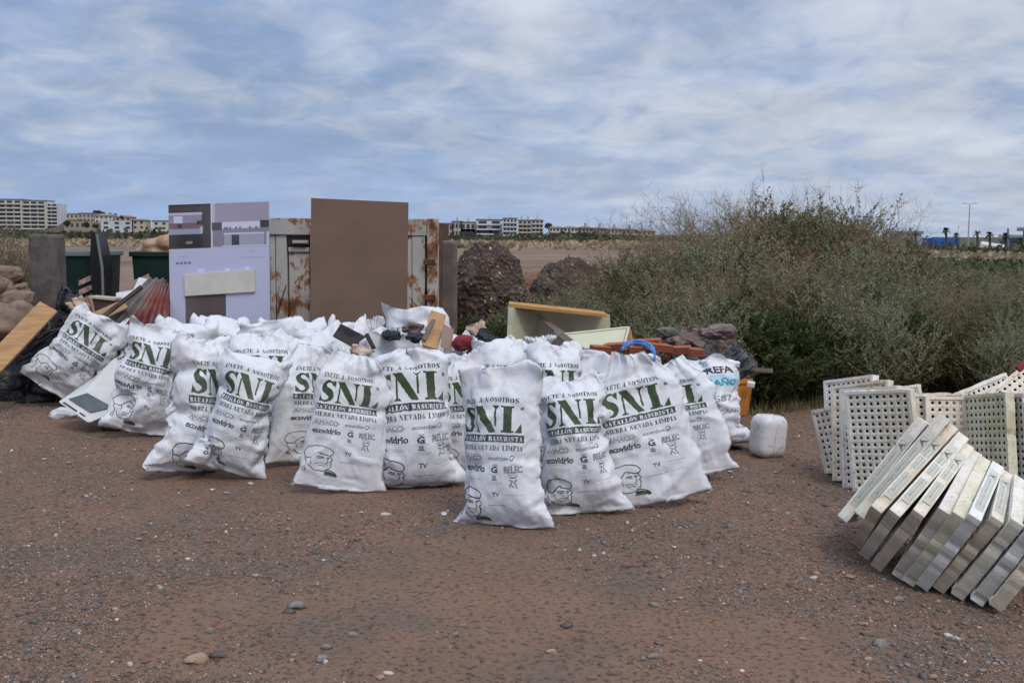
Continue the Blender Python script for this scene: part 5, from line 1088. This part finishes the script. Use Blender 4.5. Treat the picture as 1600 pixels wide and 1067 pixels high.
# crest of the thicket measured in the picture: x pixel -> top y pixel
CREST = [(800, 478), (860, 462), (930, 440), (990, 405), (1040, 368), (1080, 344), (1120, 328), (1170, 319), (1230, 318), (1300, 325), (1350, 347), (1395, 372), (1440, 394), (1490, 408), (1550, 416), (1640, 420)]
def crest(px):
    for (a, b), (c, d) in zip(CREST, CREST[1:]):
        if a <= px <= c: return b + (d - b) * (px - a) / (c - a)
    return 405
def thicket():
    rg = random.Random(42); k = 0
    rows = [(9.4, 1090, 1620, 46, .42), (9.9, 1010, 1640, 50, .56), (10.6, 930, 1660, 54, .70), (11.4, 850, 1680, 62, .84), (12.4, 860, 1700, 60, 1.0), (13.6, 900, 1720, 64, 1.0)]
    for ri, (Y, xa, xb, st, fr) in enumerate(rows):
        px = xa
        while px < xb:
            q = px + rg.uniform(-16, 16); y = Y + rg.uniform(-.3, .3); yt = crest(q); yt = yt + (1 - fr) * (600 - yt) * .9 + rg.uniform(-6, 12); p = at(q, yt, y); g = hz(p.x, y); h = p.z - g
            if h > .25:
                u = rg.random()
                if ri >= 4: kind = 'dry' if u < .48 else ('olive' if u < .84 else 'salt')
                elif ri >= 2: kind = 'salt' if u < .54 else ('olive' if u < .80 else ('dry' if u < .93 else 'rusty'))
                else: kind = 'salt' if u < .55 else ('olive' if u < .75 else ('dark' if u < .9 else 'dry'))
                if 1150 < q < 1290 and ri < 2 and u < .55: kind = 'dark'
                if 1200 < q < 1290 and ri in (3, 4) and u < .5: kind = 'rusty'
                h *= 1.0 if ri < 2 else 1.06; s = min(1.6, max(.45, h * .95))
                lab = LAB['dark'][1] if kind == 'dark' else None
                shrub(kind, p.x, y, s, 1000 + k, h / s * 1.0, None)
            k += 1; px += st
    # dark greenery between the skip and the boulder and behind the heap
    for k, (px, y, h, kind) in enumerate([(705, 10.9, .55, 'dark'), (740, 11.2, .65, 'dark'), (775, 11.0, .6, 'dark'), (800, 11.6, .75, 'olive'), (770, 11.9, .6, 'salt'), (830, 11.4, .78, 'salt'), (872, 11.3, .85, 'salt'), (905, 11.0, .85, 'salt'), (945, 10.6, .85, 'salt'), (985, 10.2, .85, 'olive'), (1020, 9.9, .75, 'salt'), (125, 11.2, .75, 'olive'), (150, 10.9, .6, 'olive')]):
        x = at(px, 500, y).x; lab = None
        shrub(kind, x, y, h, 300 + k, 1.05, 'olive bush growing up in front of the open green rubbish container' if px < 200 else ('low bush growing round the foot of the boulder' if px < 880 else 'bush spreading behind the broken cream cabinet'), 'bushes by the rubbish containers' if px < 200 else ('low bushes round the boulder' if px < 880 else 'bushes behind the broken cabinet'))
    for k, (px, y, h) in enumerate([(5, 10.3, .95), (25, 10.0, .85), (40, 10.8, .9), (-12, 9.9, .9), (52, 11.2, .8), (15, 11.2, 1.1), (-25, 10.9, 1.1)]):
        x = at(px, 420, y).x; shrub('straw', x, y, h, 400 + k, 1., z=.55 if px < 45 else .2)
thicket()
def weeds():
    rg = np.random.default_rng(77); n = 9000; q = rg.uniform(0, 1, n); y = 8.2 + q * 2.2; px = rg.uniform(1120, 1620, n); x = (px - 800) / F_PX * y; P = np.stack([x, y], 1)
    d = wave_noise(P, 55, 2.2, 3) + (y - 9.3) * .9; k = d > 0; P = P[k]
    P2 = np.stack([rg.uniform(-4.6, -3.4, 700), rg.uniform(9, 11, 700)], 1); P = np.concatenate([P, P2]); z = ground_h(P); n = len(P)
    b = np.column_stack([P, z - .01]); h = rg.uniform(.03, .14, n)[:, None]; a = rg.uniform(0, 6.28, n); s = np.stack([np.cos(a), np.sin(a), np.zeros(n)], 1) * .004; top = b + np.column_stack([rg.normal(0, .35, (n, 2)), np.ones(n)]) * h
    V = np.stack([b - s, b + s, top], 1).reshape(-1, 3); F = np.arange(len(V)).reshape(-1, 3); mi = rg.choice(3, n, p=(.4, .35, .25))
    tag(np_mesh('weeds', V, F, [LM['olive'], LM['straw'], LM['dark']], smooth=False, mi=mi), 'low weeds and dry grass at the foot of the thicket', kind='stuff')
weeds()
def scrub_band(name, label, x0, x1, y0, y1, n, size, m, seed, hmax):
    rg = np.random.default_rng(seed); x = rg.uniform(x0, x1, n); y = rg.uniform(y0, y1, n); P = np.stack([x, y], 1); c = np.clip(wave_noise(P, seed, .06, 3) + .55, 0, 1.2); z = ground_h(P) + rg.uniform(0, 1, n) * hmax * c
    base = np.column_stack([P, z]); d = rg.normal(0, 1, (n, 3)); d /= np.linalg.norm(d, axis=1)[:, None]; s = np.cross(d, rg.normal(0, 1, (n, 3))); s /= np.linalg.norm(s, axis=1)[:, None]; L = size * rg.uniform(.5, 1.5, (n, 1))
    V = np.stack([base - d * L, base + s * L * .6, base + d * L, base - s * L * .6], 1).reshape(-1, 3); F = np.arange(len(V)).reshape(-1, 4); return tag(np_mesh(name, V, F, m, smooth=False), label, kind='stuff')
FARG = [leafmat('far_scrub', (.075, .088, .045), (.055, .068, .035), (.12, .11, .07)), leafmat('far_scrub_bright', (.09, .12, .035), (.06, .09, .03), (.10, .12, .05))]
scrub_band('scrub', 'dark green belt of scrub across the plain in front of the far houses', -260, 60, 240, 330, 16000, .8, FARG[0], 61, 2.2)
scrub_band('scrub', 'bright green patch of scrub on the plain behind the skip', -30, 0, 120, 150, 1500, .4, FARG[1], 62, .7)
scrub_band('scrub', 'patchy brown scrub dotted over the plain', -70, 30, 110, 200, 5000, .35, LM['dry'], 63, .6)
scrub_band('reeds', 'band of dark green reeds behind the thicket on the right', 11, 26, 26, 34, 14000, .10, LM['dark'], 64, .75)
scrub_band('scrub', 'scrub in front of the palms and the lamp on the right', 35, 130, 90, 150, 16000, .25, FARG[0], 65, .85)
scrub_band('scrub', 'yellowish scrub beside the reeds on the right', 16, 34, 36, 48, 8000, .12, LM['dry'], 66, .8)

# ------------------------------------------------------------------ far buildings, trees and lamp
GLZ = mat('dark_window', (.045, .05, .06), None, rough=.25, spec=.5); CREAMW = mat('cream_render', (.62, .57, .49), (.55, .50, .43), .2, .9); WHITEW = mat('white_render', (.60, .60, .60), (.52, .52, .52), .2, .9); PINKW = mat('pinkish_render', (.50, .38, .32), (.45, .34, .29), .2, .9)
TANW = mat('tan_render', (.54, .45, .34), (.48, .40, .30), .2, .9); BROWNW = mat('brown_render', (.36, .30, .24), (.30, .25, .20), .2, .9); ROOFT = mat('tile_roof', (.30, .22, .18), (.25, .18, .15), .5, .9); GREYR = mat('grey_roof', (.17, .18, .20), None, rough=.8)
_wm = {}
def unit(key, size, m):
    if key not in _wm: o = MB().box((0, 0, 0), size).build(key, m); _wm[key] = o.data; bpy.data.objects.remove(o)
    return _wm[key]
def building(label, x0, x1, yt, yb, Y, floors, bays, wall, balcony=False, roof=None, ww=.6, wh=.5, group=None, name='apartment_building', D=14, rooftop=0):
    a, b = at(x0, yt, Y), at(x1, yt, Y); W = b.x - a.x; zt = a.z; zb = min(at(x0, yb, Y).z, at(x1, yb, Y).z) ; g = hz(a.x, Y); cx = (a.x + b.x) / 2
    z0 = min(zb, zt - 2); t = thing(name, label, 'building', (cx, Y, z0), group); fh = (zt - z0) / floors; bw = W / bays
    o = MB().box((cx, Y + D / 2, (zt + z0) / 2 - 4), (W, D, zt - z0 + 8)).build('wall', wall, t)
    for f in range(floors):
        z = z0 + fh * (f + .52)
        for k in range(bays):
            q = link('window', unit('w%.2f_%.2f' % (bw * ww, fh * wh), (bw * ww, .3, fh * wh), GLZ), t, (a.x + bw * (k + .5) - cx, .0, z - z0))
        if balcony: link('balcony', unit('b%.2f_%.2f' % (W, fh), (W * .96, 1.4, fh * .34), wall), t, (0, -.75, z0 + fh * (f + .08) - z0))
    if roof:
        if roof == 'flat': MB().box((cx, Y + D / 2, zt + .3), (W + .6, D + .6, .6)).build('roof', GREYR, t)
        else:
            m = MB(); h = W * .12; m.add([(a.x - .6, Y - .6, zt), (b.x + .6, Y - .6, zt), (b.x + .6, Y + D, zt), (a.x - .6, Y + D, zt), (a.x + W * .25, Y + D * .5, zt + h), (b.x - W * .25, Y + D * .5, zt + h)], [(0, 1, 5, 4), (1, 2, 5), (2, 3, 4, 5), (3, 0, 4), (3, 2, 1, 0)]); m.build('roof', ROOFT, t)
    for k in range(rooftop): MB().box((a.x + W * (k + .5) / rooftop, Y + 3, zt + 1.3), (W * .12, 3, 2.6)).build('stair_tower', wall, t)
    return t
building('long cream apartment block with seven storeys of balconies at the left edge', -40, 33, 312, 358, 640, 7, 6, CREAMW, True, 'flat', .72, .52)
building('cream apartment block with stacked terraces, second from the left edge', 35, 70, 314, 358, 642, 7, 3, CREAMW, True, 'flat', .75, .55)
building('terraced end tower of the cream apartment blocks on the left', 71, 89, 318, 358, 646, 7, 2, WHITEW, True, None, .8, .6)
for k, (x0, x1, yt, yb, fl, by, w, rf, lab) in enumerate([(96, 122, 335, 348, 2, 4, TANW, 'flat', 'low tan houses on the hillside right of the cream blocks'), (123, 147, 334, 347, 2, 4, PINKW, 'flat', 'pinkish hillside house under the grey roofs'), (148, 176, 337, 348, 2, 4, CREAMW, 'hip', 'cream hillside house with a tiled roof'),
        (100, 150, 346, 358, 1, 6, BROWNW, None, 'long low brown wall house at the foot of the hill'), (157, 208, 345, 359, 2, 3, WHITEW, None, 'bright white building with three dark doors at the foot of the hill'), (180, 204, 339, 346, 1, 3, PINKW, 'hip', 'small tiled house above the bright white building'), (206, 226, 344, 359, 2, 2, TANW, 'hip', 'yellowish house right of the bright white building'), (238, 262, 346, 360, 2, 2, CREAMW, 'flat', 'pale cubic house just left of the kitchen poster')]):
    building(lab, x0, x1, yt, yb, 600 + (60 if yb < 350 else 0), fl, by, w, False, rf, .4, .45, name='house', D=10)
for k, (x0, x1, yt, yb, fl, by, w, bal, rf, rt, lab) in enumerate([(684, 708, 350, 372, 2, 4, PINKW, False, 'flat', 0, 'low pinkish building just right of the skip'), (706, 722, 347, 371, 2, 3, PINKW, False, 'flat', 1, 'pinkish block with a stair tower beyond the concrete slab'), (720, 743, 348, 372, 2, 3, TANW, False, 'flat', 1, 'tan block left of the white apartment building'),
        (722, 776, 358, 373, 1, 6, PINKW, False, None, 0, 'long low reddish building in front of the white apartments'), (744, 785, 344, 374, 4, 2, WHITEW, True, 'flat', 1, 'white apartment building with long ribbon balconies'), (786, 808, 342, 375, 5, 4, WHITEW, True, 'flat', 1, 'bluish white apartment tower with dark balcony openings'),
        (810, 830, 345, 376, 5, 3, TANW, True, 'flat', 2, 'tan apartment building right of the white tower'), (831, 849, 344, 376, 5, 3, CREAMW, True, 'hip', 1, 'cream apartment building with a pointed roof corner'), (858, 880, 356, 377, 3, 4, CREAMW, True, 'hip', 0, 'pale terraced house first in the long row'), (881, 903, 356, 378, 3, 4, CREAMW, True, 'hip', 0, 'pale terraced house with the dark hedge below'),
        (904, 926, 356, 379, 3, 4, BROWNW, True, 'hip', 1, 'brown terraced house where the row turns darker'), (927, 948, 357, 380, 3, 4, BROWNW, True, 'hip', 1, 'brown terraced house in the middle of the row'), (949, 972, 358, 381, 3, 4, PINKW, True, 'hip', 1, 'reddish terraced house near the right of the row'), (973, 996, 359, 382, 3, 4, BROWNW, True, 'hip', 1, 'brown terraced house second from the right end'), (997, 1024, 361, 384, 3, 4, PINKW, True, 'hip', 0, 'last terraced house at the right end of the row')]):
    building(lab, x0, x1, yt, yb, 560 if yb > 374 else 575, fl, by, w, bal, rf, .6, .55, name='apartment_building' if fl > 3 else 'terraced_house', D=12, rooftop=rt)
building('brown low building behind the right end of the thicket', 1412, 1440, 366, 388, 210, 1, 3, BROWNW, False, 'flat', name='low_building', D=8); building('bluish white shed left of the blue building', 1441, 1456, 370, 388, 205, 2, 3, WHITEW, False, None, name='shed', D=6)
building('flat blue building under the palms on the right', 1458, 1500, 372, 386, 200, 1, 4, mat('blue_cladding', (.02, .10, .36), None, rough=.6), False, None, .3, .3, name='blue_building', D=10)
def canopy():
    Y = 190; t = thing('filling_station', 'white arched canopy with a dark flat roof at the right edge of the picture', 'building', at(1560, 386, Y))
    MB().quadslab(at(1532, 381, Y), at(1572, 388, Y), at(1573, 383, Y + 6), at(1534, 377, Y + 6), .6).build('white_canopy', WHITEW, t); MB().quadslab(at(1560, 372, Y + 8), at(1640, 372, Y + 8), at(1640, 368, Y + 12), at(1560, 366, Y + 12), .6).build('flat_roof', GREYR, t)
    MB().quadslab(at(1589, 357, Y + 5), at(1640, 357, Y + 5), at(1640, 354, Y + 9), at(1589, 355, Y + 9), .5).build('upper_roof', GREYR, t)
    for px in (1575, 1600, 1630): MB().tube([at(px, 392, Y + 6), at(px, 357, Y + 6)], .18, 6).build('column', GREYR, t)
    MB().quadslab(at(1562, 392, Y + 10), at(1640, 392, Y + 10), at(1640, 374, Y + 10), at(1562, 374, Y + 10), .5).build('shop_wall', WHITEW, t)
canopy()
def street_lamp():
    Y = 180; b = at(1512, 388, Y); tp = at(1515.5, 319, Y); t = thing('street_lamp', 'tall thin street lamp with two heads above the palms', 'street lamp', b); M_ = mat('galvanised_pole', (.30, .32, .34), None, rough=.5)
    MB().tube([b, tp], [.13, .07], 8).build('pole', M_, t)
    for s in (-1, 1): MB().tube([tp, tp + Vector((s * .7, 0, .12))], .05, 6).build('arm', M_, t); MB().box(tp + Vector((s * .95, 0, .12)), (.6, .3, .14)).build('lamp_head', M_, t, bevel=.03)
street_lamp()
PALMG = mat('palm_frond_green', (.03, .04, .022), (.045, .055, .03), 3, .8); PTR = mat('palm_bark', (.09, .07, .055), None, rough=.9)
def palm(label, px, yt, yb, Y, r, seed):
    b, c = at(px, yb, Y), at(px, yt, Y); b.z = min(b.z, hz(b.x, Y)); t = thing('palm_tree', label, 'palm tree', b); MB().tube([b, b.lerp(c, .5) + Vector((.1, 0, 0)), c], [.28, .2, .2], 8).build('trunk', PTR, t); rg = random.Random(seed); m = MB()
    for k in range(30):
        az = rg.uniform(0, 6.28); el = rg.uniform(-.5, 1.2); d = Vector((math.cos(az) * math.cos(el), math.sin(az) * math.cos(el), math.sin(el))); L = r * rg.uniform(.7, 1.1); s = d.cross(Vector((0, 0, 1))).normalized() * r * .14; p = [c, c + d * L * .35, c + d * L * .75 + Vector((0, 0, -L * .12)), c + d * L + Vector((0, 0, -L * .38))]
        m.add([p[0], p[1] - s, p[1] + s, p[2] - s * 1.3, p[2] + s * 1.3, p[3]], [(0, 1, 2), (1, 3, 4, 2), (3, 5, 4)])
    m.build('fronds', PALMG, t)
for k, (px, yt, Y, r, lab) in enumerate([(1478, 361, 185, 1.05, 'tallest palm standing alone over the blue building'), (1494, 369, 188, .95, 'lower palm right beside the blue building'), (1527, 366, 170, .95, 'first palm right of the street lamp'), (1546, 367, 170, .95, 'second palm right of the street lamp'), (1571, 370, 165, 1.1, 'palm in front of the white canopy'), (1430, 364, 170, .7, 'small palm beside the brown low building'), (1594, 376, 160, .9, 'palm at the right edge under the dark roof')]): palm(lab, px, yt, 392, Y, r, k)
def far_tree(label, px, yt, yb, Y, seed, group=None):
    c, b = at(px, yt, Y), at(px, yb, Y); h = c.z - b.z; t = thing('round_tree', label, 'tree', b, group); MB().tube([b, b + Vector((0, 0, h * .5))], h * .06, 6).build('trunk', PTR, t); rg = np.random.default_rng(seed); n = 260
    p = rg.normal(0, 1, (n, 3)); p /= np.linalg.norm(p, axis=1)[:, None]; p *= rg.uniform(.5, 1, (n, 1)) * np.array([h * .55, h * .5, h * .42]); p[:, 2] += h * .6; d = rg.normal(0, 1, (n, 3)) * h * .08; s = rg.normal(0, 1, (n, 3)) * h * .08; V = np.stack([p - d, p + s, p + d, p - s], 1).reshape(-1, 3)
    np_mesh('crown', V, np.arange(len(V)).reshape(-1, 4), FARG[0], t, smooth=False)
for k, (px, yt, yb, Y, lab) in enumerate([(149, 329, 336, 680, 'first of three dark trees on the crest of the left hill'), (155, 329, 336, 680, 'middle one of three dark trees on the crest of the left hill'), (161, 331, 337, 680, 'last of three dark trees on the crest of the left hill'), (172, 333, 339, 670, 'dark tree on the hill left of a pair'), (180, 334, 340, 670, 'dark tree on the hill right of a pair'), (190, 337, 342, 660, 'bushy tree above the bright white building'),
        (857, 349, 360, 590, 'dark pointed tree left of the row of terraced houses'), (901, 368, 378, 540, 'dark tree in front of the pale terraced houses'), (925, 369, 379, 540, 'dark tree in front of the first brown terraced house'), (945, 370, 380, 540, 'dark tree in front of the middle of the brown terraces'), (105, 345, 355, 590, 'tree at the foot of the hill beside the cream blocks'), (135, 347, 357, 590, 'broad tree before the long low brown house'), (150, 350, 358, 590, 'tree just left of the bright white building'), (1418, 376, 388, 150, 'round bush like tree at the right end of the thicket')]): far_tree(lab, px, yt, yb, Y, k)
def hill():
    xs = np.linspace(-700, -60, 120); ys = np.linspace(610, 900, 40); X, Y = np.meshgrid(xs, ys); P = np.stack([X.ravel(), Y.ravel()], 1); k = np.clip((P[:, 1] - 615) / 60, 0, 1); px = 800 + F_PX * P[:, 0] / P[:, 1]
    z = -2 + k * (11.5 * np.exp(-((px - 120) / 70) ** 2) + 4) + wave_noise(P, 8, .05, 3) * .5; nx = len(xs); i, j = np.meshgrid(np.arange(nx - 1), np.arange(len(ys) - 1)); a = (j * nx + i).ravel(); f = np.stack([a, a + 1, a + 1 + nx, a + nx], 1)
    tag(np_mesh('hill', np.column_stack([P, z]), f, mat('hill_scrub', (.13, .10, .07), (.06, .065, .035), .05, .95)), kind='structure')
hill()

def litter():
    rg = np.random.default_rng(9); V = []; F = []; n = 0
    for k in range(46):
        px, py = rg.uniform(60, 1300), rg.uniform(690, 860) ** 1.0; p = gnd(px, py); r_ = rg.uniform(.006, .022); m = rg.integers(4, 7); z0 = hz(p.x, p.y) + .004; c = [(p.x, p.y, z0 + r_ * .5)]
        for i in range(m): a = 6.28 * i / m; q = r_ * rg.uniform(.5, 1.3); c.append((p.x + q * math.cos(a), p.y + q * math.sin(a), z0 + rg.uniform(0, r_ * .6)))
        V += c; F += [(n, n + 1 + i, n + 1 + (i + 1) % m) for i in range(m)]; n += m + 1
    tag(np_mesh('litter', V, F, mat('litter_bits', (.55, .54, .52), (.30, .22, .15), 2., .7), smooth=False), 'tiny scraps of paper and plastic strewn before the sacks', kind='stuff')
litter()
